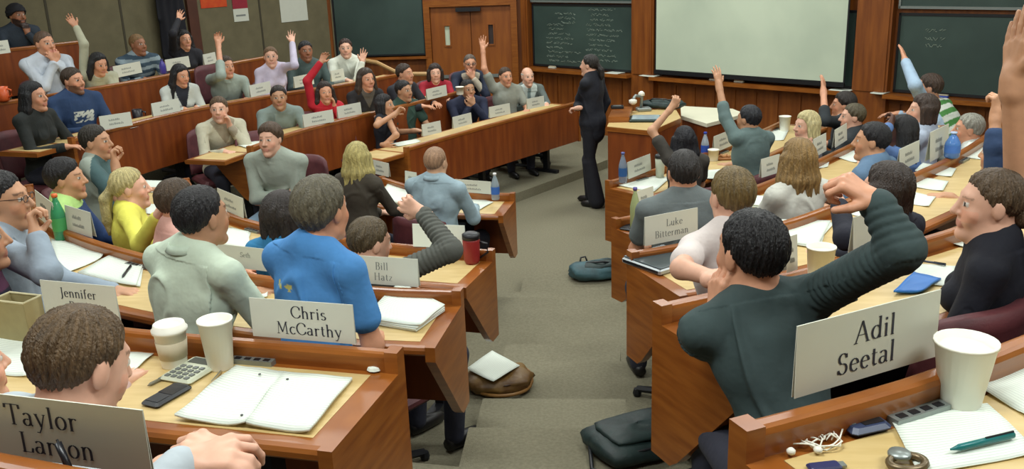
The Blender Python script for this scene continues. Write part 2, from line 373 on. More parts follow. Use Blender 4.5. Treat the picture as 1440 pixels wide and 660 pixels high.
# doors
dl, dr = sx(606, 30)[0], sx(719, 30)[0]; dt = float(sx(660, 8)[2]); dm = (dl + dr) / 2
mb = MB(); mb.box((dl - .05, 15.2, (dt + .1) / 2), (.1, .12, dt + .1)); mb.box((dr + .05, 15.2, (dt + .1) / 2), (.1, .12, dt + .1)); mb.box((dm, 15.2, dt + .05), (dr - dl, .12, .1)); structure(mb.build('trim_door_frame', M_RAIL))
mb = MB(); mb.box((dm, 15.18, dt + .3), (dr - dl + .2, .06, .4)); structure(mb.build('trim_door_header', M_WALLWOOD))
for i, (a, b, litx) in enumerate(((dl, dm, sx(630, 50)[0]), (dm, dr, sx(691, 50)[0]))):
    d = thing('door_%d' % (i + 1), None, None, ((a + b) / 2, 15.22, 0)); d['kind'] = 'structure'
    w = b - a - .012; lx = litx - (a + b) / 2; z0, z1 = float(sx(640, 63)[2]), float(sx(640, 36)[2])
    mb = MB()
    mb.box((-w / 4 - (0.04 - lx) / 2 - .0, 0, dt / 2), (w / 2 - .04 + lx, .04, dt)); mb.box(((lx + .04 + w / 2) / 2, 0, dt / 2), (w / 2 - lx - .04, .04, dt))
    mb.box((lx, 0, z0 / 2), (.08, .04, z0)); mb.box((lx, 0, (dt + z1) / 2), (.08, .04, dt - z1)); mb.build('door_panel', M_DOORWOOD, d)
    mb = MB(); mb.box((lx, .005, (z0 + z1) / 2), (.08, .01, z1 - z0)); mb.build('door_glass', mat('door_glass_lit', (206, 216, 190), .3, noise=.05, scale=8) if i == 0 else mat('door_glass_dark', (70, 62, 60), .2, noise=.1, scale=8), d)
    mb = MB(); mb.box((lx, -.025, z0 - .012), (.12, .02, .02)); mb.box((lx, -.025, z1 + .012), (.12, .02, .02)); mb.box((lx - .05, -.025, (z0 + z1) / 2), (.02, .02, z1 - z0)); mb.box((lx + .05, -.025, (z0 + z1) / 2), (.02, .02, z1 - z0)); mb.build('glass_bead', M_DOORWOOD, d)
    mb = MB(); mb.box((.0, -.05, .85), (w * .7, .03, .05)); mb.build('push_bar', M_ALU, d)
mb = MB(); mb.box((dm - .02, 15.12, dt - .05), (.4, .08, .06)); tag(mb.build('door_closer', M_BLACKP), 'dark door closer bar at the top of the wooden double doors', 'door closer')

# left grey wall: panel joints, posts, posters
def LP(s, z, out=0.0): p = CORN + LU * s - LN * out; return (p[0], p[1], z)
def onleft(px, py):
    r = CM @ np.array([px - CX, py - CY, FPX]); t = (CORN @ LN) / (r[:2] @ LN); w = CAMP + r * t; return float((w[:2] - CORN) @ LU), float(w[2])
def lbox(mb, s0, s1, z0, z1, d0, d1):
    a, b, c, d = [CORN + LU * s - LN * q for s, q in ((s0, d0), (s1, d0), (s1, d1), (s0, d1))]
    return mb.prism([tuple(a), tuple(b), tuple(c), tuple(d)], z0, z1)
def post(px, w, m, d=.05):
    s = onleft(px, 30)[0]; mb = MB(); lbox(mb, s - w / 2, s + w / 2, 0, CEIL, 0, d); structure(mb.build('trim_wall_post', m))
post(270, .16, mat('dark_wood_post', (84, 46, 32), .5, noise=.2, scale=6), .06)
M_JOINT = mat('panel_joint', (66, 60, 44), .8, noise=.1)
for px in (68, 172, 367): post(px, .03, M_JOINT, .006)
def poster(name, label, x0, y0, x1, y1, bands, cat='poster'):
    sa, za = onleft(x0, y0); sb, zb = onleft(x1, y1); s0, s1 = min(sa, sb), max(sa, sb); zt, zb2 = max(za, zb), min(za, zb); zt = max(zt, zb2 + .1)
    c = CORN + LU * (s0 + s1) / 2; t = thing(name, label, cat, (c[0], c[1], zb2))
    for (nm, m, f0, f1, g0, g1, d) in bands:
        mb = MB(); lbox(mb, s1 + (s0 - s1) * f0, s1 + (s0 - s1) * f1, zb2 + (zt - zb2) * g0, zb2 + (zt - zb2) * g1, .003, d); mb.build(nm, m, t, loc=(-c[0], -c[1], -zb2))
    return t
poster('poster', 'orange banner poster at the top of the grey wall', 277, -30, 319, 9, [('sheet', mat('orange_print', (206, 84, 24), .7, rgb2=(196, 56, 18), scale=9), 0, 1, 0, 1, .008), ('print_band', mat('yellow_print', (222, 150, 50), .7, noise=.1), .08, .92, .3, .55, .010)])
poster('poster', 'crimson and white poster beside the orange banner', 322, -30, 350, 29, [('sheet', M_CARD, 0, 1, 0, 1, .008), ('print_band', mat('crimson_print', (150, 34, 52), .7, noise=.1), .0, 1, .3, 1, .010), ('print_lines', M_INKF, .15, .8, .12, .16, .010)])
poster('flip_chart_sheet', 'large blank white sheet pinned on the grey wall', 388, -40, 433, 28, [('sheet', mat('white_sheet', (206, 208, 194), .8, noise=.03), 0, 1, 0, 1, .008)], 'sheet')
# handrail before the board
pts = [sx(508, 86), sx(528, 88), sx(562, 103)]; pts = [dist(508, 84, 13.0), dist(530, 88, 12.9), dist(562, 104, 12.7), dist(602, 104, 12.7)]
t = thing('handrail', 'pale wooden handrail sloping down beside the rear row', 'handrail', pts[0]); o = MB().tube([p - pts[0] for p in pts], .028, 8).build('rail_bar', mat('pale_rail', (190, 150, 96), .4, noise=.1), t)
MB().tube([pts[0] - pts[0], pts[0] - pts[0] - np.array([0, 0, pts[0][2]])], .02).tube([pts[2] - pts[0], pts[2] - pts[0] - np.array([0, 0, pts[2][2]])], .02).build('post', M_BLACK, t)
# ceiling lamps as fixtures
for i, (lx, ly) in enumerate(LAMPS):
    structure(MB().box((lx, ly, CEIL - .03), (1.6, .7, .05)).build('trim_ceiling_light', M_ALU))

# ------------------------------------------------------------------ desks
def strip(profile, path, nr, name, m, parent, loc, smooth=False):
    mb = MB(); mb.sweep(profile, path, nr); o = mb.build(name, m, parent, smooth=smooth, loc=loc); return o
def desk(pts, side, t, tf, label, group=None, drop=.50, ends=(True, True), overhang=0.0, depth=.46, sockets=True):
    path = smooth_path(pts); nr = normals(path, side); z = t + .80; r = t + .86
    o = path[len(path) // 2]; root = thing('desk', label, 'desk', (o[0], o[1], t), 0, group); L = (-o[0], -o[1], -t)
    strip([(0, r - .035), (0, r - .012), (.006, r - .003), (.014, r), (.032, r), (.040, r - .004), (.044, r - .014), (.038, z - .005), (.038, z - .03), (.024, z - .03), (.024, r - .035)], path, nr, 'rail', M_RAIL, root, L)
    strip([(.006, r - drop), (.006, r - .034), (.023, r - .034), (.023, r - drop)], path, nr, 'fascia', M_FASCIA, root, L)
    pw, nw = path, nr
    if overhang:      # the worktop runs past the rail at the start
        d0 = (path[0] - path[1]); d0 /= np.linalg.norm(d0); k = int(overhang / .12)
        ext = [path[0] + d0 * .12 * (k - i) for i in range(k)]; pw = ext + path; nw = [nr[0]] * k + nr
    strip([(.034, z - .035), (.034, z), (depth - .02, z), (depth - .006, z - .004), (depth, z - .014), (depth, z - .028), (depth - .01, z - .038), (depth - .03, z - .04)], pw, nw, 'worktop', M_RAIL, root, L)
    q0 = 1 if len(pw) > 6 else 0
    inl = [p for p in pw]; 
    a = inl[0] + (inl[1] - inl[0]) * .45; b = inl[-1] + (inl[-2] - inl[-1]) * .45
    inl = [a] + inl[1:-1] + [b]
    strip([(.062, z - .002), (.062, z + .0015), (depth - .05, z + .0015), (depth - .05, z - .002)], inl, nw, 'laminate', M_TOP, root, L)
    for e, on in ((0, ends[0]), (-1, ends[1])):
        if not on: continue
        p = path[e]; n = nr[e]; u = path[1] - path[0] if e == 0 else path[-2] - path[-1]; u = u / np.linalg.norm(u); mb = MB()
        prof = [(-.004, r - drop - .01), (-.004, r + .004), (.046, r + .004), (.046, z + .002), (depth + .004, z + .002), (depth + .004, z - .055), (.14, r - drop + .02), (.10, r - drop - .01)]
        A = [(p[0] + n[0] * d - u[0] * .012, p[1] + n[1] * d - u[1] * .012, zz) for d, zz in prof]; B = [(p[0] + n[0] * d + u[0] * .026, p[1] + n[1] * d + u[1] * .026, zz) for d, zz in prof]
        K = len(prof); mb.poly(A + B, [tuple(range(K)), tuple(range(2 * K - 1, K - 1, -1))] + [(i, (i + 1) % K, K + (i + 1) % K, K + i) for i in range(K)])
        mb.build('end_panel', M_RAIL, root, loc=L)
    step = 1.25; acc = 0; last = path[0]; cnt = 0; Ltot = sum(np.linalg.norm(path[i + 1] - path[i]) for i in range(len(path) - 1)); nxt = .22
    for i in range(1, len(path)):
        acc += np.linalg.norm(path[i] - path[i - 1])
        if acc >= nxt:
            nxt += step; p = path[i]; n = nr[i]; mb = MB(); a = math.atan2(n[1], n[0])
            c = p + n * .26; mb.box((c[0], c[1], t + .37), (.07, .05, .74), rz=a); mb.box((c[0], c[1], t + .02), (.34, .06, .04), rz=a); mb.box((c[0], c[1], t + .73), (.40, .07, .025), rz=a)
            c2 = p + n * .52; mb.tube([(c[0], c[1], t + .2), (c2[0], c2[1], t + .2)], .022)
            mb.build('pedestal', M_BLACK, root, loc=L)
            if sockets and i + 3 < len(path):
                c3 = path[i + 1] + nr[i + 1] * .052; d = path[i + 1] - path[i]; aa = math.atan2(d[1], d[0]); mb = MB(); mb.cur = 0
                mb.box((c3[0], c3[1], z + .008), (.13, .028, .016), rz=aa); mb.cur = 1
                for k in range(4): q = c3 + d / np.linalg.norm(d) * (-.045 + .03 * k) + nr[i + 1] * .002; mb.box((q[0], q[1], z + .0165), (.018, .014, .002), rz=aa)
                mb.build('power_sockets', None, root, mats=[M_ALU, M_BLACKP], loc=L)
    return root
desk(RL[0], 1, TC[0] + .05, 0, 'wooden desk row nearest on the left, with the front-left name card on its rail')
desk(RL[1], 1, TC[1], 0, 'left desk row holding the open notebook, cups and phone')
desk(RL[2], 1, TC[2], 0, 'second nearest left desk row, with the fanned stack of papers at its aisle end')
desk(RL[3], 1, TC[3], 0, 'left desk row with the red cup at its aisle end')
desk(RL[4], 1, TC[4], 0, 'short front left desk row where the bald man in light blue sits')
desk(RR[0], -1, TC[0], 0, 'nearest right desk row with cup, music player and teal pen')
desk(RR[1], -1, TC[1], 0, 'right desk row used by the man in the dark ribbed sweater')
desk(RR[2], -1, TC[2], 0, 'right desk row with a closed laptop at its aisle end')
desk(RR[3], -1, TC[3], 0, 'right desk row with the grey-shirted man at its aisle end')
desk(RR[4], -1, TC[4], 0, 'front right desk row beside the lectern')
g = 'curved desk rows of the far left wing'
desk(RW[1], 1, TW[1], 0, 'lowest curved desk of the far left wing facing the floor', overhang=.36)
desk(RW[2], 1, TW[2], 0, 'second curved desk of the far left wing, one step up', overhang=.36)
desk(RW[3], 1, TW[3], 0, 'third curved desk of the far left wing, left of the hoodie man', overhang=.36)
desk(RW[4], 1, TW[4], 0, 'fourth curved desk of the far left wing, below the posters')
desk(RW[5], 1, TW[5], 0, 'topmost short desk of the far left wing before the turbaned man')

# ------------------------------------------------------------------ people: smooth distance fields turned into meshes
class Field:
    def __init__(s, lo, hi, v):
        s.v = v; s.lo = np.array(lo, np.float32) - 3 * v; n = np.ceil((np.array(hi) + 3 * v - s.lo) / v).astype(int) + 1
        s.F = np.full(n, 0.06, np.float32); s.n = n
    def sub(s, lo, hi, m):
        a = np.clip(np.floor((np.array(lo) - m - s.lo) / s.v).astype(int), 0, s.n); b = np.clip(np.ceil((np.array(hi) + m - s.lo) / s.v).astype(int) + 1, 0, s.n)
        if (b <= a).any(): return None
        X = [(s.lo[i] + np.arange(a[i], b[i], dtype=np.float32) * s.v) for i in range(3)]
        return (slice(a[0], b[0]), slice(a[1], b[1]), slice(a[2], b[2])), X[0][:, None, None], X[1][None, :, None], X[2][None, None, :]
    def put(s, sl, d, k, op='u'):
        A = s.F[sl]
        if op == 'u':
            h = np.maximum(k - np.abs(A - d), 0) / k; s.F[sl] = np.minimum(A, d) - h * h * k * .25
        else:
            h = np.maximum(k - np.abs(A + d), 0) / k; s.F[sl] = np.maximum(A, -d) + h * h * k * .25
    def cone(s, a, b, ra, rb, k=.02, op='u', rib=0):
        a = np.array(a, np.float32); b = np.array(b, np.float32); R = max(ra, rb)
        q = s.sub(np.minimum(a, b) - R, np.maximum(a, b) + R, k + s.v)
        if q is None: return
        sl, X, Y, Z = q; ab = b - a; L2 = float(ab @ ab) + 1e-9
        t = np.clip(((X - a[0]) * ab[0] + (Y - a[1]) * ab[1] + (Z - a[2]) * ab[2]) / L2, 0, 1)
        d = np.sqrt((X - a[0] - t * ab[0]) ** 2 + (Y - a[1] - t * ab[1]) ** 2 + (Z - a[2] - t * ab[2]) ** 2) - (ra + (rb - ra) * t)
        if rib: d = d - rib * (np.abs(np.sin(t * math.sqrt(L2) / .024 * math.pi + 2.0 * np.sin((X + Y) * 14) + Z * 9)) - .5)
        s.put(sl, d, k, op)
    def ell(s, c, r, R=None, k=.02, op='u'):
        c = np.array(c, np.float32); r = np.array(r, np.float32); m = float(r.max())
        q = s.sub(c - m, c + m, k + s.v)
        if q is None: return
        sl, X, Y, Z = q; X = X - c[0]; Y = Y - c[1]; Z = Z - c[2]
        if R is None: x, y, z = X, Y, Z
        else: x = X * R[0][0] + Y * R[0][1] + Z * R[0][2]; y = X * R[1][0] + Y * R[1][1] + Z * R[1][2]; z = X * R[2][0] + Y * R[2][1] + Z * R[2][2]
        k0 = np.sqrt((x / r[0]) ** 2 + (y / r[1]) ** 2 + (z / r[2]) ** 2); k1 = np.sqrt((x / r[0] ** 2) ** 2 + (y / r[1] ** 2) ** 2 + (z / r[2] ** 2) ** 2) + 1e-6
        s.put(sl, k0 * (k0 - 1) / k1, k, op)
    def fn(s, c, m, f, k=.01, op='u'):
        c = np.array(c); q = s.sub(c - m, c + m, k)
        if q is None: return
        sl, X, Y, Z = q; s.put(sl, f(X, Y, Z), k, op)
    def mesh(s):
        F = s.F; v = s.v; I = F < 0
        a = I[:-1, :-1, :-1]; anyc = np.zeros(a.shape, bool); allc = np.ones(a.shape, bool)
        for i in (0, 1):
            for j in (0, 1):
                for k in (0, 1):
                    q = I[i:I.shape[0] - 1 + i, j:I.shape[1] - 1 + j, k:I.shape[2] - 1 + k]; anyc |= q; allc &= q
        act = anyc & ~allc; idx = np.argwhere(act)
        if len(idx) == 0: return np.zeros((0, 3)), np.zeros((0, 4), int)
        N = np.full(a.shape, -1, np.int32); N[act] = np.arange(len(idx))
        cor = {}
        for i in (0, 1):
            for j in (0, 1):
                for k in (0, 1): cor[(i, j, k)] = F[idx[:, 0] + i, idx[:, 1] + j, idx[:, 2] + k]
        acc = np.zeros((len(idx), 3), np.float32); cnt = np.zeros(len(idx), np.float32)
        for ax in range(3):
            o = [i for i in range(3) if i != ax]
            for p in (0, 1):
                for q in (0, 1):
                    A = [0, 0, 0]; A[o[0]] = p; A[o[1]] = q; B = list(A); B[ax] = 1
                    fa, fb = cor[tuple(A)], cor[tuple(B)]; m = (fa < 0) != (fb < 0)
                    t = np.where(m, fa / np.where(m, fa - fb, 1), 0); pt = np.zeros((len(idx), 3), np.float32)
                    pt[:, o[0]] = p; pt[:, o[1]] = q; pt[:, ax] = t
                    acc += pt * m[:, None]; cnt += m
        V = s.lo + (idx + acc / cnt[:, None]) * v
        Q = []
        for ax in range(3):
            o = [(ax + 1) % 3, (ax + 2) % 3]
            sl0 = [slice(None)] * 3; sl1 = [slice(None)] * 3; sl0[ax] = slice(0, -1); sl1[ax] = slice(1, None)
            for b_ in o:
                sl0[b_] = slice(1, -1); sl1[b_] = slice(1, -1)
            e0 = I[tuple(sl0)]; e1 = I[tuple(sl1)]; c = np.argwhere(e0 != e1); flip = e0[tuple(c.T)]
            p = c.copy(); p[:, o[0]] += 1; p[:, o[1]] += 1
            def g(d0, d1):
                r = p.copy(); r[:, o[0]] -= d0; r[:, o[1]] -= d1; return N[tuple(r.T)]
            q = np.stack([g(1, 1), g(0, 1), g(0, 0), g(1, 0)], 1); q[~flip] = q[~flip][:, ::-1]; Q.append(q)
        return V, np.concatenate(Q)

def V3(*a): return np.array(a, float)
def unit(v): return v / (np.linalg.norm(v) + 1e-9)
def yawdir(deg): a = math.radians(deg); return V3(-math.sin(a), math.cos(a), 0)
UP = V3(0, 0, 1)
def rot_about(v, ax, a): return v * math.cos(a) + np.cross(ax, v) * math.sin(a) + ax * (ax @ v) * (1 - math.cos(a))

SKIN = {'fair': (222, 172, 146), 'tan': (196, 146, 112), 'warm': (208, 150, 118), 'brown': (150, 100, 72), 'dark': (88, 56, 44), 'olive': (182, 136, 104)}

def hand_prims(F, W, fd, pn, right, curl, spread, s, k=.006, point=False):
    fd = unit(fd); pn = unit(pn - fd * (pn @ fd)); td = np.cross(fd, pn) if right else np.cross(pn, fd)
    F.cone(W - fd * .03 * s, W + fd * .02 * s, .027 * s, .024 * s, .02)
    offs_ = (.031, .0105, -.0105, -.029); lens = (.070, .079, .073, .057); tips = []
    for i in range(4):
        kn = W + fd * (.092 - (.006 if i in (0, 2) else .016 if i == 3 else 0)) * s + td * offs_[i] * s
        F.cone(W + fd * .018 * s + td * offs_[i] * .5 * s, kn, .0145 * s, .0112 * s, .012)
        d = unit(fd + td * offs_[i] * spread * 12); ax = unit(np.cross(d, pn)); p = kn; a = 0
        for j, (fr, w) in enumerate(((.45, 1.0), (.30, 1.1), (.25, .8))):
            a += curl * w * (1 if i or not point else .15); dd = rot_about(d, ax, a); q = p + dd * lens[i] * fr * s
            F.cone(p, q, (.0095 - .0012 * j) * s, (.0086 - .0014 * j) * s, .003); p = q
    b = W + fd * .022 * s + td * .020 * s; d = unit(td * (.75 + .25 * spread) + fd * .75 + pn * (.1 + .5 * min(curl, 1)))
    m = b + d * .042 * s; F.cone(b, m, .0145 * s, .0115 * s, .008)
    d2 = unit(d * .8 + fd * (.6 - .4 * min(curl, 1)) + pn * .4 * curl - td * .5 * min(curl, 1)); F.cone(m, m + d2 * .034 * s, .011 * s, .0085 * s, .003)

def noise3(P, sc, seed=0):
    r = np.random.RandomState(seed); o = np.zeros(len(P))
    for i in range(5):
        d = r.normal(size=3); d /= np.linalg.norm(d); o += np.sin(P @ d * sc * r.uniform(.6, 1.6) + r.uniform(0, 6.3) + 1.5 * np.sin(P @ r.normal(size=3) * sc * .5))
    return o / 5

CHAIRS = []
def person(label, head, tierz, byaw, hyaw=None, hp=0.0, hr=0.0, hair='short', hc=(50, 38, 30), skin='fair', top=(90, 100, 110), sleeve='long',
           armL=('lap',), armR=('lap',), female=False, stand=False, collar=None, legs=(40, 42, 56), paint=None, beard=None, glasses=False,
           v=None, s=1.0, chair=True, rib=0.0, group=None, lean=1.0, hairlen=.2, extra=None, hem=False, lyaw=None, fwd=0.0, side=0.0, shirt_name='shirt', wr=.006, chairshift=0.0, bulk=1.0, show_legs=True):
    D = head[2]; Hd = dist(*head)
    if hyaw is None: hyaw = byaw
    if v is None: v = .0038 if D < 3 else .005 if D < 5.2 else .0065 if D < 8 else .008
    s = s * (.95 if female else 1.0)
    bf = yawdir(byaw); br = V3(bf[1], -bf[0], 0)
    hf = yawdir(hyaw); hr_ = V3(hf[1], -hf[0], 0); a = math.radians(hp); hf = hf * math.cos(a) + UP * math.sin(a); hu = np.cross(hr_, hf)
    b = math.radians(hr); hr2 = hr_ * math.cos(b) + hu * math.sin(b); hu = np.cross(hr2, hf); RH = np.stack([hr2, hf, hu])
    hl = lambda x, y, z: Hd + (hr2 * x + hf * y + hu * z) * s
    nb = hl(0, -.03, -.10) - UP * .030 * s - bf * fwd * .35 + br * side * .35
    hipz = tierz + (.93 * s if stand else .545); Lt = .50 * s
    dz = nb[2] - hipz
    if dz >= Lt: hip = V3(nb[0], nb[1], nb[2] - Lt)
    else:
        dz = max(dz, .18); hip = nb - bf * math.sqrt(max(Lt * Lt - dz * dz, 0)) * lean; hip[2] = nb[2] - dz
    hip = hip - bf * fwd * .65 + br * side * .65
    u = unit(nb - hip); tf = unit(np.cross(u, br)); T = lambda x, y, z: hip + br * x + tf * y + u * z; RT = np.stack([br, tf, u])
    sw = (.158 if female else .18) * s * bulk
    S = {1: T(sw, 0, 0) + (nb - hip) - u * .05, -1: T(-sw, 0, 0) + (nb - hip) - u * .05}
    arms = {}
    for sd, sp in ((1, armR), (-1, armL)):
        sp = list(sp); kind = sp[0]; o = {}
        if isinstance(sp[-1], dict): o = sp[-1]
        la, lb = .285 * s, .255 * s; pole = -UP * .8 + br * sd * .5 - bf * .3
        fd = bf; pn = -UP; curl = .35; spread = .3
        if kind == 'px':
            W = dist(*sp[1]); pole = br * sd * .6 - UP * .4; fd = o.get('fd', UP + 0 * bf); pn = o.get('pn', bf); curl = .12; spread = .6
        elif kind == 'desk': W = V3(nb[0], nb[1], 0) + bf * .36 + br * sd * .12; W[2] = tierz + .80; fd = unit(bf - br * sd * .5); curl = .3
        elif kind == 'write': W = V3(nb[0], nb[1], 0) + bf * .30 + br * sd * .06; W[2] = tierz + .805; fd = unit(bf - br * sd * .3 - UP * .2); curl = .7
        elif kind == 'lap': W = hip + bf * .26 + br * sd * .09 + UP * .09; fd = unit(bf - br * sd * .6 - UP * .1)
        elif kind == 'chin': W = hl(.03 * sd, .085, -.20); fd = unit(UP + hf * .1 - br * sd * .2); pn = -hf + .3 * UP; curl = .9; pole = -UP + br * sd * .5 + bf * .3
        elif kind == 'mouth': W = hl(.02 * sd, .11, -.17); fd = unit(UP * .8 - br * sd * .5); pn = -hf; curl = .7; pole = -UP + br * sd * .4 + bf * .4
        elif kind == 'cheek': W = hl(.085 * sd, .03, -.17); fd = unit(UP + hf * .1 - br * sd * .1); pn = -br * sd; curl = .45; pole = -UP + br * sd * .3 + bf * .6
        elif kind == 'cross': W = T(-.10 * sd, .16, .20 + .03 * sd); fd = unit(-br * sd + UP * .25); pn = -bf; pole = br * sd + bf * .1 - UP * .5; curl = .5
        elif kind == 'clasp': W = T(.05 * sd, .36, .12); fd = unit(bf * .7 - br * sd * .8); pn = -br * sd - UP * .4; curl = .6
        elif kind == 'side': W = S[sd] - UP * .50 * s + br * sd * .05 + bf * .04; fd = -UP + bf * .1; pn = -br * sd; curl = .4
        elif kind == 'fwd': W = T(.10 * sd, .34, .22); fd = unit(bf + UP * .1); pn = -br * sd; curl = .6
        if 'curl' in o: curl = o['curl']
        if 'spread' in o: spread = o['spread']
        if 'fd' in o: fd = np.array(o['fd'], float)
        if 'pn' in o: pn = np.array(o['pn'], float)
        Ssh = S[sd].copy()
        if kind == 'px' and W[2] > Ssh[2] + .05: Ssh = Ssh + UP * .045 * s - br * sd * .02; S[sd] = Ssh
        if 'e' in o:
            E = dist(*o['e'])
        else:
            if 'pole' in o: pole = np.array(o['pole'], float)
            d = W - Ssh; L = np.linalg.norm(d)
            if L > (la + lb) * .985:
                k = min(L / ((la + lb) * .985), 1.22); la *= k; lb *= k
                if L > (la + lb) * .985: W = Ssh + d / L * (la + lb) * .985; d = W - Ssh; L = np.linalg.norm(d)
            L = max(L, abs(la - lb) + .02); x = (la * la - lb * lb + L * L) / (2 * L); h = math.sqrt(max(la * la - x * x, 0)); du = unit(d); pl = pole - du * (pole @ du)
            E = Ssh + du * x + unit(pl) * h
        if kind == 'px' and 'fd' not in o: fd = unit(unit(W - E) + .3 * UP)
        arms[sd] = dict(S=Ssh, E=E, W=W, fd=np.array(fd, float), pn=np.array(pn, float), curl=curl, spread=spread, point=o.get('point', False), gone=o.get('gone', False))
    foot = V3(hip[0], hip[1], tierz)
    # root
    root = thing('person', label, 'person', foot, 0, group)
    pts = [Hd + UP * .16, Hd - UP * .16, hip - UP * .16, hip + UP * .1] + [arms[i][q] for i in (1, -1) for q in ('S', 'E', 'W')] + [arms[i]['W'] + unit(arms[i]['fd']) * .19 for i in (1, -1)]
    lo = np.min(pts, 0) - .15; hi = np.max(pts, 0) + .15
    # ---- body (skin)
    F = Field(lo, hi, v)
    fw = .93 if female else 1.0
    F.ell(hl(0, -.012, .03), np.array([.073, .093, .086]) * s, RH, .02)
    F.ell(hl(0, .025, -.025), np.array([.063 * fw + .002, .068, .085]) * s, RH, .03)
    F.cone(hl(.045, .0, -.07), hl(.012, .068, -.102), .02 * s * fw, .017 * s * fw, .03); F.cone(hl(-.045, .0, -.07), hl(-.012, .068, -.102), .02 * s * fw, .017 * s * fw, .03)
    bw = .0075 if female else .010; F.cone(hl(-.03, .073, .031), hl(.03, .073, .031), bw * s, bw * s, .02)
    for q in (1, -1):
        F.ell(hl(.031 * q, .099, .010), np.array([.016, .014, .011]) * s, RH, .012, 'd')
        F.ell(hl(.030 * q, .076, .009), np.array([.013, .013, .0125]) * s, RH, .003)
        F.ell(hl(.074 * q, -.008, -.004), np.array([.009, .019, .031]) * s, RH, .006)
        F.cone(hl(.042 * q, .062, -.028), hl(.03 * q, .07, -.05), .013 * s, .01 * s, .025)
    F.cone(hl(0, .086, .022), hl(0, .111, -.022), .008 * s, .0115 * s, .012); F.cone(hl(-.012, .096, -.027), hl(.012, .096, -.027), .0085 * s, .0085 * s, .008)
    F.cone(hl(-.018, .087, -.058), hl(.018, .087, -.058), .0075 * s, .0075 * s, .006); F.cone(hl(-.014, .087, -.069), hl(.014, .087, -.069), .0085 * s, .0085 * s, .006)
    F.cone(hl(0, .082, -.102), hl(0, .075, -.098), .015 * s, .015 * s, .02)
    F.cone(hl(0, -.024, -.055), nb - u * .02, .054 * s * fw, .060 * s * fw, .03)
    F.cone(nb - u * .02, T(0, 0, Lt * .5), .07, .09 * bulk, .04)
    F.ell(T(0, 0, Lt * .68), np.array([.135, .085, .16]) * s * bulk, RT, .04); F.ell(T(0, 0, Lt * .2), np.array([.12, .08, .15]) * s * bulk, RT, .05)
    for sd in (1, -1):
        A = arms[sd]
        if A['gone']: continue
        F.cone(nb + u * .005, A['S'], .045 * s, .038 * s, .05); F.cone(A['S'], A['E'], .043 * s * fw, .036 * s * fw, .03); F.cone(A['E'], A['W'], .038 * s * fw, .0255 * s * fw, .02)
        hand_prims(F, A['W'], A['fd'], A['pn'], sd == 1, A['curl'], A['spread'], s * fw * 1.05, point=A['point'])
    P, Q = F.mesh()
    sk = np.array(lin(SKIN[skin] if isinstance(skin, str) else skin)); C = np.tile(sk, (len(P), 1))
    H = (P - Hd) @ RH.T / s; x, y, z = np.abs(H[:, 0]), H[:, 1], H[:, 2]; hd = (np.abs(H).max(1) < .14)
    hcl = np.array(lin(hc))
    ww = max(v, .0)  # feature size grows a little with the voxel so that it stays visible
    cheek = hd & (y > .05) & (x > .02) & (z < -.01) & (z > -.05); C[cheek] = C[cheek] * [1.05, .93, .9]
    lips = hd & (y > .075) & (x < .026) & (z < -.052) & (z > -.076); C[lips] = C[lips] * .5 + np.array(lin((168, 84, 80) if skin not in ('dark', 'brown') else (110, 60, 56))) * .5
    brow = hd & (y > .055) & (x > .012) & (x < .05) & (z > .028 + .10 * (x - .03) * np.sign(.03 - x) * (1 if female else .5)) & (z < (.034 if female else .036) + ww * .2 + .10 * (x - .03) * np.sign(.03 - x)); bk = .4 if female else .62; C[brow] = C[brow] * (1 - bk) + hcl * bk * .8
    eye = hd & (y > .06) & (x > .018) & (x < .043) & (np.abs(z - .009) < .0065 + ww * .15); C[eye] = lin((214, 208, 198))
    iris = eye & (np.abs(x - .030) < .0065 + ww * .15); C[iris] = lin((44, 34, 30))
    if beard:
        bd = hd & (y > .0) & (z < -.03 - .25 * np.maximum(0, .06 - x) * 0) & ((z < -.045) | (x > .04)) & ~lips & (z > -.14) & (y > .1 - 2.4 * x * 0 - .13) ; bd &= (z < -.045 + .4 * np.maximum(0, x - .03)); C[bd] = C[bd] * (1 - beard) + hcl * beard * .9
    C *= (1 + .04 * noise3(P, 25, 3))[:, None]
    body = mesh_obj('body', P - foot, Q, M_SKIN, root, True, C)
    # ---- top
    G = Field(lo, hi, max(v, .005)); k = .035; e = .013
    G.ell(T(0, .0, Lt * .70), np.array([(.14 if female else .16) * s + e, .102 * s + e, .18 * s]) * bulk, RT, .05); G.ell(T(0, .005, Lt * .25), np.array([.142 + e * .7, .10 + e * .7, .17]) * s * bulk, RT, .06)
    G.ell(T(0, 0, .0), np.array([.16 + e, .12 + e, .11]) * s * bulk, RT, .05)
    if stand and hem: G.cone(hip, hip - UP * .12, .125 * s, .14 * s, .05)
    if female:
        for q in (1, -1): G.ell(T(.06 * q, .085, Lt * .62), np.array([.052, .05, .052]) * s, RT, .03)
    for sd in (1, -1):
        A = arms[sd]
        if A['gone']: continue
        G.cone(nb + u * .014, A['S'], .063 * s, .055 * s, .05)
        if sleeve == 'none': G.cone(A['S'], A['S'] + (A['E'] - A['S']) * .05, .05 * s, .05 * s, .02); continue
        r0, r1, r2 = .055 * s * fw, .050 * s * fw, .040 * s * fw
        if sleeve == 'short': G.cone(A['S'], A['S'] + (A['E'] - A['S']) * .62, r0, r0 + .004, .03)
        elif sleeve == 'three': G.cone(A['S'], A['E'], r0, r1, .03, rib=rib); G.cone(A['E'], A['E'] + (A['W'] - A['E']) * .35, r1, r1, .02, rib=rib)
        else: G.cone(A['S'], A['E'], r0, r1, .03, rib=rib); G.cone(A['E'], A['E'] + (A['W'] - A['E']) * .93, r1, r2, .02, rib=rib)
    nk = hl(0, .0, -.12)
    if collar == 'high': G.cone(nb - u * .01, nb + (hl(0, -.02, -.09) - nb) * .55, .075 * s, .066 * s, .02)
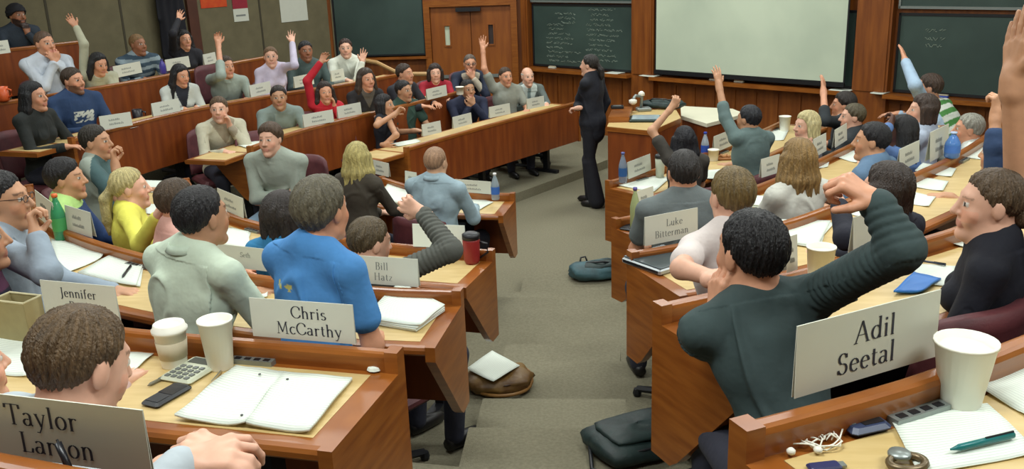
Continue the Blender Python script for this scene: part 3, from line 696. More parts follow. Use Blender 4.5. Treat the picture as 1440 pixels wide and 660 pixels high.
    G.cone(nb + u * .06 + tf * .035, hl(0, .04, -.05), .050 * s if collar != 'high' else .05 * s, .056 * s, .012, 'd')
    P, Q = G.mesh(); c0 = np.array(lin(top)); C = np.tile(c0, (len(P), 1)); TT = (P - hip) @ RT.T
    seed = int(abs(Hd[0] * 977 + Hd[1] * 131)) % 9999
    w = noise3(P * [1, 1, .55], 20, seed); w2 = noise3(P, 14, seed + 1)
    if wr:
        cen = np.array(hip) ; cc = P - np.array([nb[0], nb[1], 0]) * [1, 1, 0] - [0, 0, 0]; n_ = P - (hip + np.clip(TT[:, 2], 0, Lt)[:, None] * u); n_ /= np.linalg.norm(n_, axis=1)[:, None] + 1e-6
        tor = (np.abs(TT[:, 0]) < .2) & (TT[:, 2] < Lt); amp = wr * 1.1 * w + wr * 1.3 * np.exp(-(w / .13) ** 2) * np.clip(w2 * 2 + .7, 0, 1) + wr * .3 * np.sin(P @ np.array([18, 14, 30]) + 3 * w) * np.clip(w2 * 2, 0, 1)
        P = P + n_ * (amp * np.where(tor, 1, .25))[:, None]
    if paint: paint(C, P, TT, Lt, arms, H=(P - Hd) @ RH.T / s)
    mesh_obj(shirt_name, P - foot, Q, M_CLOTH, root, True, C)
    if collar and collar != 'high':
        cm = MB(); cu = lin(collar); n = 16; ring = []
        cb = nb + UP * .028
        for i in range(n + 1):
            a = math.radians(-150 + 300 * i / n) + math.pi; q = cb + br * math.sin(a) * .066 * s + bf * (-.012 + .062 * math.cos(a + 0) * 1.0) * s; ring.append(q)
        Pp = []; 
        for i, q in enumerate(ring):
            o_ = unit(q - cb); dip = .0 + .03 * max(0, (i / n - .5) ** 2 * 4 - .5); Pp += [q + UP * .022 * s - UP * dip, q + o_ * .016 - UP * (.006 + dip)]
        o = mesh_obj('collar', np.array(Pp) - foot, [(2 * i, 2 * i + 1, 2 * i + 3, 2 * i + 2) for i in range(n)], M_CLOTH, root, True, np.tile(np.array(cu), (len(Pp), 1)))
        sm = o.modifiers.new('t', 'SOLIDIFY'); sm.thickness = .004
    # ---- hair
    def hcol(P, amt=.3):
        Hh = (P - Hd) @ RH.T / s; az = np.arctan2(Hh[:, 0], -(Hh[:, 1] + .02)); w = np.sin(az * 19 + 3 * np.sin(Hh[:, 2] * 30 + az * 2)) * .5 + np.sin(az * 41 + Hh[:, 2] * 25) * .5 + .6 * noise3(P, 40, 5)
        return np.clip(hcl[None, :] * (1 + amt * w)[:, None], 0, 1)
    if hair != 'bald':
        b0 = Hd - .17; b1 = Hd + .17
        if hair in ('long', 'pony', 'mid'): b0 = b0 - UP * (hairlen + .05); b0 = b0 - V3(.05, .05, 0); b1 = b1 + V3(.05, .05, 0)
        Gh = Field(b0, b1, min(v, .0065)); thick = {'short': .0095, 'crop': .006, 'fringe': .003, 'full': .017, 'long': .014, 'pony': .011, 'bun': .009, 'mid': .016, 'turban': .03, 'curly': .026}[hair]
        ax, ay, az_ = .0735 + thick, .093 + thick, .086 + thick
        fr0 = {'short': .079, 'crop': .076, 'fringe': .2, 'full': .07, 'long': .080, 'pony': .080, 'bun': .080, 'mid': .068, 'turban': .05, 'curly': .06}[hair]
        nape = {'short': -.088, 'crop': -.065, 'fringe': -.06, 'full': -.098, 'long': -.10, 'pony': -.055, 'bun': -.055, 'mid': -.11, 'turban': -.03, 'curly': -.08}[hair]
        RHf = RH.astype(np.float32)
        def local(X, Y, Z):
            X = X - Hd[0]; Y = Y - Hd[1]; Z = Z - Hd[2]
            return [(X * RHf[i][0] + Y * RHf[i][1] + Z * RHf[i][2]) / s for i in range(3)]
        def strands(lx, ly, lz):
            az = np.arctan2(lx, -(ly + .015)); r = np.minimum(np.sqrt(lx * lx + (ly + .015) ** 2) / .05, 1)
            if D < 3: return r * (.0009 * np.sin(az * 15 + 2.5 * np.sin(lz * 38 + az * 3)) + .0011 * np.sin(az * 43 - lz * 70 + 2 * np.sin(az * 5)) + .0009 * np.sin(az * 67 + lz * 45 + 2 * np.sin(lz * 60)))
            return r * (.0022 * np.sin(az * 17 + 2.5 * np.sin(lz * 38 + az * 3)) + .0016 * np.sin(az * 37 - lz * 60 + 2 * np.sin(az * 5)))
        def cap(X, Y, Z):
            lx, ly, lz = local(X, Y, Z); zc = lz - .03; yc = ly + .012
            k0 = np.sqrt((lx / ax) ** 2 + (yc / ay) ** 2 + (zc / az_) ** 2); k1 = np.sqrt((lx / ax ** 2) ** 2 + (yc / ay ** 2) ** 2 + (zc / az_ ** 2) ** 2) + 1e-6
            d = k0 * (k0 - 1) / k1
            if hair == 'curly': d = d + .006 * np.sin(lx * 150) * np.sin(ly * 150 + 1) * np.sin(lz * 150)
            elif hair == 'turban': d = d + .006 * np.abs(np.sin((lz * 1.0 + lx * .5) * 75))
            else: d = d + strands(lx, ly, lz) * (.4 if hair == 'crop' else 1.7 if D < 3 else 1.1)
            # hair line: forehead -> above ear -> nape
            f1 = (fr0 - lz) + .0 * lx; 
            line = np.where(ly > .0, fr0 - (fr0 - .004) * np.clip((.072 - ly) / .06, 0, 1), .004 + (nape - .004) * np.clip((-.012 - ly) / .06, 0, 1))
            if hair == 'fringe': d2 = np.maximum(line * 0 + np.where(ly > -.01, .02, -.01 + (nape + .01) * np.clip((-.01 - ly) / .06, 0, 1)) - lz, lz - .045); d2 = np.maximum(d2, ly - .03)
            else: d2 = line - lz + ((.008 if D > 3 else .003) * np.sin(lx * 95 + 2) * np.sin(lx * 41) + .003 * np.sin(np.arctan2(lx, ly) * 31)) * (0 if hair == 'turban' else 1)
            if hair not in ('turban', 'fringe', 'curly'): d = d + thick * .75 * np.clip(1 + d2 / .045, 0, 1)
            return np.maximum(d, d2 * .9)
        Gh.fn(Hd, .17 * s, cap, .004)
        hz = hairlen
        if hair == 'long':
            for q, (xx, yy, zz) in enumerate(((.0, -.085, 0), (.045, -.075, 0), (-.045, -.075, 0), (.072, -.035, 0), (-.072, -.035, 0), (.082, .005, .0), (-.082, .005, .0))):
                a_ = hl(xx, yy, .02); b_ = hl(xx * 1.18, yy - .012, -.1); c_ = b_ - UP * (hz - .06) + (hf * -.01) + hr2 * xx * .12
                Gh.cone(a_, b_, .028 * s, .032 * s, .02); Gh.cone(b_, c_, .032 * s, .019 * s, .02)
        if hair == 'mid':
            for xx, yy in ((.0, -.08), (.05, -.07), (-.05, -.07), (.078, -.03), (-.078, -.03), (.078, .01), (-.078, .01)):
                Gh.cone(hl(xx, yy, .02), hl(xx * 1.1, yy, -.08), .03 * s, .026 * s, .02)
        if hair == 'pony':
            t0 = hl(0, -.105, .01); t1 = hl(0, -.14, -.05); t2 = t1 - UP * hz * .6 - hf * .01; t3 = t2 - UP * hz * .4
            Gh.cone(hl(0, -.09, .02), t0, .03 * s, .022 * s, .01); Gh.cone(t0, t1, .022 * s, .034 * s, .01); Gh.cone(t1, t2, .034 * s, .03 * s, .01); Gh.cone(t2, t3, .026 * s, .012 * s, .01)
        if hair == 'bun': Gh.ell(hl(0, -.105, -.035), np.array([.05, .04, .045]) * s, RH, .01)
        if hair in ('long', 'pony', 'mid'):
            q = Gh.sub(b0, b1, 0)
            sl, X, Y, Z = q; lx, ly, lz = local(X, Y, Z); Gh.F[sl] += np.where(lz < .0, .0028 * np.sin(np.arctan2(lx, -(ly + .0)) * 26 + 2 * np.sin(lz * 22)), 0)
        P, Q = Gh.mesh()
        if len(P): mesh_obj('turban' if hair == 'turban' else 'hair', P - foot, Q, M_HAIR if hair != 'turban' else M_CLOTH, root, True, hcol(P, .3 if hair != 'turban' else .1))
    if glasses:
        gb = MB()
        for q in (1, -1):
            gb.tube([hl(.031 * q + .02 * math.cos(t), .102, .008 + .014 * math.sin(t)) - foot for t in np.linspace(0, 2 * math.pi, 13)[:-1]], .0016 if D < 6 else .0028, 5, True)
            gb.tube([hl(.05 * q, .10, .012) - foot, hl(.076 * q, .0, .015) - foot], .0016 if D < 6 else .0028, 5)
        gb.tube([hl(-.011, .104, .01) - foot, hl(.011, .104, .01) - foot], .0018, 5); gb.build('glasses', M_BLACKP, root)
    # ---- legs (trousers and shoes)
    if lyaw is not None: bf = yawdir(lyaw); br = V3(bf[1], -bf[0], 0); RT = np.stack([br, bf, UP])
    Lf = .80 if (stand) else 0
    if show_legs:
        kn = {}; an = {}
        for sd in (1, -1):
            hj = hip + br * .085 * sd * s
            if stand: kn[sd] = hj + V3(0, 0, -1) * (hip[2] - tierz) * .48 + bf * (.05 + .05 * sd) ; an[sd] = V3(*(hip + br * .09 * sd - bf * (.02 - .07 * sd))[:2], tierz + .08)
            else:
                kn[sd] = hj + bf * .43 * s + br * sd * .05; kn[sd][2] = min(max(tierz + .50, hip[2] - .04), tierz + .54) if hip[2] < tierz + .75 else hip[2] - .1; an[sd] = V3(*(kn[sd] - bf * .04)[:2], tierz + .08)
        pl = [hip, kn[1], kn[-1], an[1], an[-1]]; Gl = Field(np.min(pl, 0) - .14, np.max(pl, 0) + .14, .011 if D < 6 else .014)
        Gl.ell(hip - UP * .01, np.array([.165, .125, .11]) * s * bulk, RT, .03)
        for sd in (1, -1):
            hj = hip + br * .085 * sd * s; Gl.cone(hj, kn[sd], .085 * s, .066 * s, .04); Gl.cone(kn[sd], an[sd], .066 * s, .05 * s, .02)
            if stand: Gl.cone(kn[sd], an[sd], .078 * s, .095 * s, .02)
        P, Q = Gl.mesh(); C = np.tile(np.array(lin(legs)), (len(P), 1)); mesh_obj('trousers', P - foot, Q, M_CLOTH, root, True, C)
        for sd in (1, -1):
            sh = MB(); a_ = an[sd] - foot - UP * .035; sh.tube([a_ - bf * .05, a_ + bf * .02, a_ + bf * .10 - UP * .008, a_ + bf * .17 - UP * .015, a_ + bf * .20 - UP * .018], [.034, .042, .040, .034, .012], 8)
            sh.build('shoe', M_SHOE, root, True)
    if chair and not stand: CHAIRS.append((label, hip.copy(), byaw if lyaw is None else lyaw, tierz, chairshift, D))
    if extra: extra(root, foot, hl, T, arms)
    return root, dict(hip=hip, nb=nb, arms=arms, hl=hl, T=T, foot=foot, bf=bf, br=br, hf=hf)

# ------------------------------------------------------------------ the people
def P_(*a, **k):
    try: return person(*a, **k)
    except ValueError as e: print('PERSON', a[0], e)
def stripes(c2, n=14):
    c2 = np.array(lin(c2))
    def f(C, P, TT, Lt, arms, H):
        m = np.sin(TT[:, 2] * 2 * math.pi * n + 2 * TT[:, 1]) > .1; C[m] = c2
    return f
def vfront(cs, tie=None, depth=.26, w=.5):
    cs = np.array(lin(cs))
    def f(C, P, TT, Lt, arms, H):
        z0 = Lt - depth; m = (TT[:, 1] > .02) & (np.abs(TT[:, 0]) < (TT[:, 2] - z0) * w) & (np.abs(TT[:, 0]) < .12); C[m] = cs
        if tie: C[m & (np.abs(TT[:, 0]) < .022)] = lin(tie)
    return f
def chest_print(c2, back=False, box=(-.02, .02, .1, .14)):
    c2 = np.array(lin(c2))
    def f(C, P, TT, Lt, arms, H):
        m = ((TT[:, 1] < 0) if back else (TT[:, 1] > .02)) & (TT[:, 0] > box[0]) & (TT[:, 0] < box[1]) & (TT[:, 2] > Lt - box[3]) & (TT[:, 2] < Lt - box[2]) & (noise3(P, 160, 4) > -.12); C[m] = c2
    return f
DK = (26, 24, 26); BR = (76, 58, 42); BL = (176, 152, 98)
# row 1, left
P_('person with thick brown hair looking down, hands clasped, nearest left desk', (114, 514, 2.08), .89, -38, hyaw=-26, hp=-20, s=1.12, hair='short', hc=(92, 72, 48), skin='fair', top=(176, 186, 192), collar=(180, 190, 196), legs=(64, 96, 104),
   armR=('px', (256, 654, 1.9), dict(fd=(.85, .3, .12), pn=(-.3, .2, -1), curl=.6, e=(200, 720, 1.8))), armL=('px', (318, 658, 1.92), dict(fd=(-.75, .3, .3), pn=(0, .1, -1), curl=.8, e=(200, 730, 1.95))), v=.0035, wr=.01, lyaw=-15)
P_('person in pink top cut off by the left edge, beside the brown-haired one', (-52, 520, 2.3), .89, -30, hair='long', hc=BR, top=(206, 176, 172), female=True, armR=('desk',), armL=('desk',))
# row 2
P_('person in pale green shirt seen from behind, black hair, head turned right', (284, 306, 3.5), .63, -30, hyaw=-30, hair='short', hc=DK, skin='olive', top=(200, 215, 194), collar=(190, 206, 186), armL=('desk',), armR=('desk',), wr=.014, bulk=1.1, s=1.02, fwd=.06, side=-.06)
P_('person in bright blue t-shirt with a small yellow mark, short grey-brown hair', (453, 297, 3.2), .63, -28, hyaw=-24, hair='full', hc=(98, 92, 74), skin='warm', top=(74, 138, 200), sleeve='short', armL=('desk',), armR=('lap',), fwd=.05, side=-.05, lean=.6, s=1.0, bulk=.92, wr=.012, lyaw=0,
   paint=chest_print((206, 200, 110), True, (-.05, .03, .10, .125)))
P_('person with glasses at the left edge, pen in hand, light grey sweater', (4, 282, 3.7), .63, -70, hyaw=-80, hair='short', hc=DK, skin='tan', top=(150, 164, 178), glasses=True, armR=('px', (52, 335, 3.45), dict(curl=1.1, e=(66, 384, 3.4))), armL=('desk',))
P_('person in dark jacket with purple scarf at the left edge, black hair', (-34, 338, 3.3), .63, -60, hair='mid', hc=DK, skin='tan', top=(30, 30, 48), female=True, armR=('desk',), armL=('lap',), paint=lambda C, P, TT, Lt, arms, H: C.__setitem__((TT[:, 2] > Lt - .06), np.array(lin((84, 44, 70)))))
# row 3
P_('person in teal t-shirt with curly dark hair tied back', (398, 304, 4.2), .37, -20, hyaw=-15, hair='mid', hc=(44, 36, 32), skin='tan', top=(44, 122, 168), sleeve='short', female=True, armL=('desk',), armR=('desk',))
P_('person in grey ribbed sweater bent forward, one hand behind the head', (520, 342, 4.2), .37, -35, hyaw=-45, hp=-12, hair='short', hc=(86, 72, 50), skin='fair', top=(84, 86, 80), collar=(190, 180, 156), rib=.007, armR=('px', (594, 300, 4.15), dict(e=(634, 352, 4.05), fd=(-1, .2, .5), pn=(-.2, 1, 0), curl=.8)), armL=('desk',))
P_('person in pink shirt half hidden behind the one in pale green', (250, 284, 4.65), .37, -45, hair='short', hc=(70, 54, 38), skin='warm', top=(222, 170, 156), armL=('desk',), armR=('desk',))
P_('person in yellow top with a blond ponytail, facing right', (183, 265, 5.1), .37, -62, hyaw=-68, hair='pony', hc=(186, 172, 120), skin='fair', top=(226, 222, 96), sleeve='long', female=True, hairlen=.2, armL=('desk',), armR=('px', (222, 304, 4.7)))
P_('person in navy jacket with light green collar, dark hair, facing right', (93, 252, 5.35), .37, -70, hyaw=-78, hair='full', hc=DK, skin='tan', top=(36, 60, 104), armL=('desk',), armR=('desk',),
   paint=lambda C, P, TT, Lt, arms, H: C.__setitem__((TT[:, 2] > Lt - .03), np.array(lin((176, 214, 130)))))
P_('person in two-tone grey and teal polo, fist at the chin, facing right', (135, 200, 6.6), .37, -75, hyaw=-88, hair='short', hc=(48, 42, 34), skin='tan', top=(160, 170, 158), sleeve='short', armR=('px', (162, 232, 6.3), dict(curl=1.0, e=(172, 284, 6.3))), armL=('desk',), s=1.04,
   paint=lambda C, P, TT, Lt, arms, H: C.__setitem__((TT[:, 1] > .03), np.array(lin((70, 98, 100)))))
P_('person in pale grey sweater with blue collar, arms folded, facing the camera', (380, 196, 6.9), .37, 172, hyaw=172, hair='full', hc=(78, 58, 40), skin='fair', top=(158, 168, 156), collar=(104, 114, 160), armL=('cross',), armR=('cross',), legs=(110, 132, 150), bulk=1.1, wr=.01)
# row 4
P_('person with shaved head in light blue shirt, seen from behind', (613, 229, 6.75), .11, -20, hair='crop', hc=(160, 126, 98), skin=(204, 162, 130), top=(150, 172, 182), collar=(154, 176, 186), armL=('desk',), armR=('desk',), wr=.01, bulk=1.05)
P_('person with long blond hair in dark olive top, seen from behind', (503, 222, 6.6), .11, -25, hyaw=-10, hair='long', hc=(180, 166, 104), skin='fair', top=(62, 56, 46), female=True, hairlen=.26, armL=('desk',), armR=('desk',), chairshift=.12)
# wing 1 (lowest)
P_('person in black tank top looking at a phone, elbow raised', (541, 148, 9.9), .11, -95, hyaw=-100, hair='mid', hc=DK, skin='tan', top=(28, 30, 40), sleeve='none', female=True, armR=('px', (556, 160, 9.6), dict(curl=.9, e=(530, 176, 9.5))), armL=('px', (540, 204, 9.5), dict(e=(557, 190, 9.5), fd=(.8, -.4, 0))))
P_('person in dark green t-shirt beside the one in a black tank top', (568, 128, 10.5), .11, -130, hyaw=-120, hair='short', hc=DK, skin='olive', top=(44, 70, 60), armL=('desk',), armR=('desk',), sleeve='short')
P_('person in navy sweatshirt resting chin on hand at the lowest left desk', (658, 126, 11.1), .11, -150, hyaw=-150, hair='short', hc=DK, skin='olive', top=(32, 38, 62), armL=('mouth',), armR=('chin',), bulk=1.15)
P_('person in grey polo raising the right hand high before the double doors', (711, 108, 11.5), .11, -150, hyaw=-150, hair='crop', hc=(70, 52, 38), skin='warm', top=(140, 144, 134), sleeve='short', armR=('px', (679, 70, 11.4), dict(curl=.08, e=(681, 97, 11.4))), armL=('desk',))
P_('person with bald head in grey suit and pale tie beside the doors', (742, 108, 11.9), .11, -155, hyaw=-155, hair='fringe', hc=(190, 186, 176), skin='fair', top=(104, 114, 110), paint=vfront((206, 218, 214), (120, 140, 140)), armL=('desk',), armR=('desk',), shirt_name='suit_jacket')
# wing 2
P_('person in pale tan shirt with popped collar at the end of the second desk', (308, 154, 8.7), .32, -140, hyaw=-165, hair='short', hc=(90, 68, 46), skin='fair', top=(188, 184, 162), armL=('cheek',), armR=('desk',), paint=vfront((150, 140, 120), None, .16, .6), wr=.012)
P_('person in grey polo shirt smiling at the second wing desk', (392, 137, 9.45), .32, -150, hyaw=-160, hair='short', hc=(40, 32, 28), skin='olive', top=(126, 140, 134), armL=('desk',), armR=('desk',), collar=(110, 122, 120))
P_('person in red sweater with the right arm raised', (457, 130, 9.9), .32, -150, hyaw=-150, hair='long', hc=(44, 32, 26), skin='warm', top=(186, 30, 46), female=True, hairlen=.12, armR=('px', (451, 88, 9.8), dict(curl=.5)), armL=('cheek',))
P_('person in black blazer with long wavy dark hair', (515, 112, 10.3), .32, -140, hyaw=-135, hair='long', hc=(62, 48, 36), skin='warm', top=(34, 32, 34), female=True, hairlen=.2, armL=('desk',), armR=('desk',), s=1.1, paint=vfront((90, 84, 76), None, .14, .5))
P_('person in dark suit with short brown hair facing right, second wing desk', (569, 104, 10.8), .32, -120, hyaw=-110, hair='short', hc=(62, 46, 34), skin='warm', top=(36, 36, 44), armL=('desk',), armR=('desk',), paint=vfront((180, 176, 170), None, .18, .4))
P_('person in crimson top with a dark bob facing the camera', (612, 103, 11.4), .32, -165, hyaw=-165, hair='mid', hc=(48, 34, 28), skin='fair', top=(160, 30, 48), female=True, armL=('desk',), armR=('desk',))
P_('person in dark suit with glasses, hand at the mouth, before the doors', (661, 90, 12.1), .32, -165, hyaw=-165, hair='crop', hc=(96, 84, 74), skin='warm', top=(34, 42, 62), glasses=True, armL=('mouth',), armR=('desk',), paint=vfront((190, 180, 160), None, .22, .5), s=1.05)
# wing 3
P_('person in navy hoodie with a white chest print and short beard', (103, 114, 8.7), .54, -125, hyaw=-105, hair='short', hc=(60, 46, 34), beard=.7, skin='warm', top=(34, 58, 94), armL=('desk',), armR=('desk',), bulk=1.12, paint=chest_print((196, 200, 190), False, (-.12, .08, .14, .24)), s=1.05)
P_('person in black coat with long straight black hair facing right', (48, 136, 7.9), .54, -100, hyaw=-95, hair='long', hc=(22, 22, 26), skin='warm', top=(30, 34, 32), female=True, hairlen=.2, armL=('desk',), armR=('desk',), s=1.1)
P_('person in white cardigan with long black hair writing at the third wing desk', (254, 106, 9.7), .54, -140, hyaw=-120, hp=-12, hair='long', hc=(24, 24, 28), skin='warm', top=(196, 202, 196), female=True, hairlen=.2, armL=('write',), armR=('write',), paint=vfront((30, 34, 44), None, .26, .3))
P_('person in pale grey shirt with one bare forearm raised upright', (318, 94, 10.2), .54, -150, hyaw=-130, hair='short', hc=(70, 56, 42), skin='warm', top=(150, 162, 152), sleeve='three', armR=('px', (307, 62, 10.1), dict(curl=.7, e=(311, 106, 9.8))), armL=('desk',))
P_('person in pale lilac top raising the left arm', (381, 80, 10.5), .54, -150, hyaw=-160, hair='bun', hc=(110, 84, 58), skin='fair', top=(196, 188, 208), female=True, armL=('px', (411, 60, 10.4), dict(curl=.2, e=(414, 92, 10.2))), armR=('desk',))
P_('person in dark grey-green shirt with black hair beside the lilac top', (430, 72, 11.0), .54, -150, hyaw=-150, hair='short', hc=DK, skin='brown', top=(68, 84, 82), armL=('desk',), armR=('desk',))
P_('person in white shirt before the blank chalkboard, one hand up', (486, 68, 11.6), .54, -150, hyaw=-165, hair='short', hc=(58, 36, 28), skin='fair', top=(214, 218, 204), collar=(220, 224, 212), armL=('px', (509, 88, 11.3), dict(curl=.1, e=(503, 112, 11.3))), armR=('desk',))
# wing 4
P_('person in white shirt with both hands at the face', (63, 62, 9.4), .78, -130, hyaw=-115, hair='crop', hc=(96, 74, 58), skin='warm', top=(190, 198, 208), armL=('mouth',), armR=('mouth',), s=1.08, wr=.012)
P_('person in cream top with black hair stretching one arm up high', (139, 90, 9.7), .78, -140, hyaw=-120, hp=-15, hair='long', hc=DK, skin='warm', top=(176, 176, 152), female=True, hairlen=.12, armR=('px', (107, 38, 9.6), dict(curl=.25, e=(118, 62, 9.6), fd=(-.5, 0, .8))), armL=('cheek',))
P_('person in grey-blue striped sweater with shaved head', (194, 63, 10.4), .78, -130, hyaw=-115, hair='crop', hc=(126, 96, 60), skin='brown', top=(52, 72, 88), armL=('desk',), armR=('desk',), paint=stripes((136, 152, 160), 13), bulk=1.1)
P_('person in black top raising a hand before the dark hanging coat', (259, 56, 10.9), .78, -140, hyaw=-130, hair='long', hc=DK, skin='warm', top=(24, 24, 32), female=True, armR=('px', (251, 28, 10.8), dict(curl=.2, e=(243, 48, 10.6))), armL=('desk',))
# wing 5
P_('person with dark turban and beard resting chin on hand', (24, 22, 10.3), 1.14, -125, hyaw=-115, hair='turban', hc=(22, 22, 28), beard=.9, skin='brown', top=(40, 50, 62), armL=('chin',), armR=('desk',))
# lecturer
P_('person in black trouser suit standing on the open floor, facing the class', (829, 92, 10.05), 0, 62, hyaw=66, hair='pony', hc=(36, 30, 26), skin='fair', top=(24, 26, 36), female=True, stand=True, hairlen=.1, armL=('px', (813, 152, 9.95), dict(fd=(-.8, .3, -.1), pn=(0, 0, -1), curl=.9, e=(812, 148, 10.2))), armR=('side',), legs=(22, 23, 32), shirt_name='suit_jacket', bulk=1.08, s=1.02, hem=True)
# right block, row 1 (tier .89)
P_('person in dark green ribbed sweater, right arm raised with bent elbow', (1056, 357, 2.45), .89, 22, hyaw=30, hair='short', hc=(20, 18, 20), skin='warm', top=(50, 66, 66), rib=.006, wr=.012, bulk=.95, v=.0035, lyaw=5,
   armR=('px', (1232, 286, 2.15), dict(e=(1268, 352, 2.12), curl=1.15, fd=(-.75, .1, .55), pn=(-.35, .4, -.8))), armL=('cheek', dict(e=(992, 478, 2.5))))
P_('person in black top seated at the right edge, profile facing left', (1392, 288, 2.68), .89, 62, hyaw=84, hp=0, hair='bun', hc=(88, 70, 50), skin='fair', top=(14, 17, 30), female=True, armL=('lap',), armR=('lap',), v=.0035, lyaw=35, s=.92)
P_('person outside the right edge stretching a bare arm straight up', (1506, 262, 2.75), .89, 40, hair='long', hc=(120, 96, 58), skin='tan', top=(60, 60, 64), sleeve='none', armL=('px', (1424, 112, 2.6), dict(e=(1434, 252, 2.7), curl=.05, fd=(.02, .1, 1), pn=(1, .2, 0), spread=.1)), armR=('lap',), v=.004, s=1.12)
# row 2 (tier .63)
P_('person in white t-shirt with light brown hair, elbow beside the laptop', (1029, 277, 3.6), .63, 25, lyaw=0, hyaw=20, hair='short', hc=(112, 92, 52), skin='fair', top=(214, 204, 200), sleeve='short', armL=('px', (1005, 392, 3.2), dict(e=(958, 378, 3.3), fd=(.8, .6, 0))), armR=('desk',))
P_('person in black sweater with dark brown bob, hand lifted to write', (1246, 268, 3.75), .63, 40, hyaw=45, hair='mid', hc=(50, 38, 30), skin='fair', top=(22, 24, 38), female=True, armL=('px', (1180, 288, 3.6), dict(e=(1190, 335, 3.45), curl=1.0)), armR=('desk',))
P_('person in navy top behind the raised bare arm, lifting a fist', (1408, 218, 4.6), .63, 40, hair='mid', hc=(90, 60, 60), skin='tan', top=(40, 62, 96), sleeve='three', female=True, armL=('px', (1400, 160, 4.5), dict(curl=1.1, e=(1398, 208, 4.5))), armR=('desk',))
# row 3 (tier .37)
P_('person in grey t-shirt with dark hair at the aisle, seen from behind', (961, 243, 4.75), .37, 12, hyaw=10, hair='short', hc=(40, 36, 34), skin='warm', top=(100, 108, 108), sleeve='short', armL=('desk',), armR=('desk',), bulk=1.08)
P_('person in white knit top with long light brown hair, seen from behind', (1121, 225, 4.9), .37, 25, hyaw=25, hair='long', hc=(134, 106, 62), skin='fair', top=(196, 196, 186), female=True, hairlen=.26, armL=('desk',), armR=('desk',))
P_('person in grey-blue t-shirt with black hair facing left', (1226, 199, 5.7), .37, 50, hyaw=72, hair='short', hc=(22, 20, 24), skin='tan', top=(96, 124, 152), sleeve='short', armL=('desk',), armR=('desk',))
P_('person with long black braids in blue top, hand near the face', (1266, 187, 6.0), .37, 55, hyaw=78, hair='long', hc=(22, 20, 22), skin='dark', top=(88, 118, 168), female=True, hairlen=.26, armL=('px', (1250, 178, 5.9), dict(curl=.9)), armR=('desk',))
P_('person with brown bob in white floral blouse facing left', (1298, 155, 6.7), .37, 60, hyaw=85, hair='mid', hc=(62, 46, 36), skin='fair', top=(176, 188, 206), female=True, armL=('desk',), armR=('desk',))
P_('person with grey hair in white patterned shirt near the right side', (1362, 182, 7.3), .37, 60, hyaw=75, hair='short', hc=(150, 148, 136), skin='warm', top=(206, 212, 206), armL=('desk',), armR=('desk',), s=1.05)
# row 4 (front right)
P_('person with straight black hair beside the lectern, one hand raised', (962, 198, 7.3), .11, 20, hyaw=15, hair='long', hc=(20, 20, 28), skin='tan', top=(60, 56, 50), sleeve='short', female=True, hairlen=.1, armL=('px', (944, 152, 7.35), dict(curl=.7)), armR=('desk',))
P_('person in grey-green shirt raising the left arm before the screen', (1053, 168, 7.7), .11, 35, hyaw=45, hair='short', hc=(28, 30, 36), skin='tan', top=(98, 118, 116), armL=('px', (1011, 120, 7.75), dict(curl=.15, e=(1020, 166, 7.7))), armR=('desk',), bulk=1.05, sleeve='three')
P_('person with blond hair facing left at the front right desk', (1134, 177, 7.3), .11, 55, hyaw=110, hair='mid', hc=(196, 182, 132), skin='fair', top=(120, 120, 130), female=True, armL=('cheek',), armR=('desk',))
P_('person in black and white top raising a hand, dark hair', (1186, 148, 8.5), .11, 50, hyaw=80, hair='full', hc=(40, 34, 30), skin='warm', top=(40, 46, 50), armL=('px', (1158, 128, 8.45), dict(curl=.15, e=(1160, 170, 8.3))), armR=('desk',), sleeve='three', paint=vfront((196, 196, 190), None, .2, .5))
P_('person in dark vest with short brown hair facing left, before the pillar', (1199, 165, 8.1), .11, 60, hyaw=85, hair='short', hc=(84, 76, 56), skin='fair', top=(38, 44, 48), armL=('desk',), armR=('desk',))
P_('person in green and white striped shirt with a pale blue raised sleeve', (1306, 124, 8.4), .37, 45, hyaw=70, hair='short', hc=(70, 52, 40), skin='warm', top=(70, 128, 62), armL=('px', (1273, 86, 8.3), dict(curl=.1, e=(1287, 120, 8.1), spread=.9)), armR=('desk',), s=1.1,
   paint=lambda C, P, TT, Lt, arms, H: (C.__setitem__(np.sin(TT[:, 2] * 60) > 0, np.array(lin((206, 212, 200)))), C.__setitem__((TT[:, 0] < -.15) | (TT[:, 2] > Lt), np.array(lin((160, 184, 206))))))

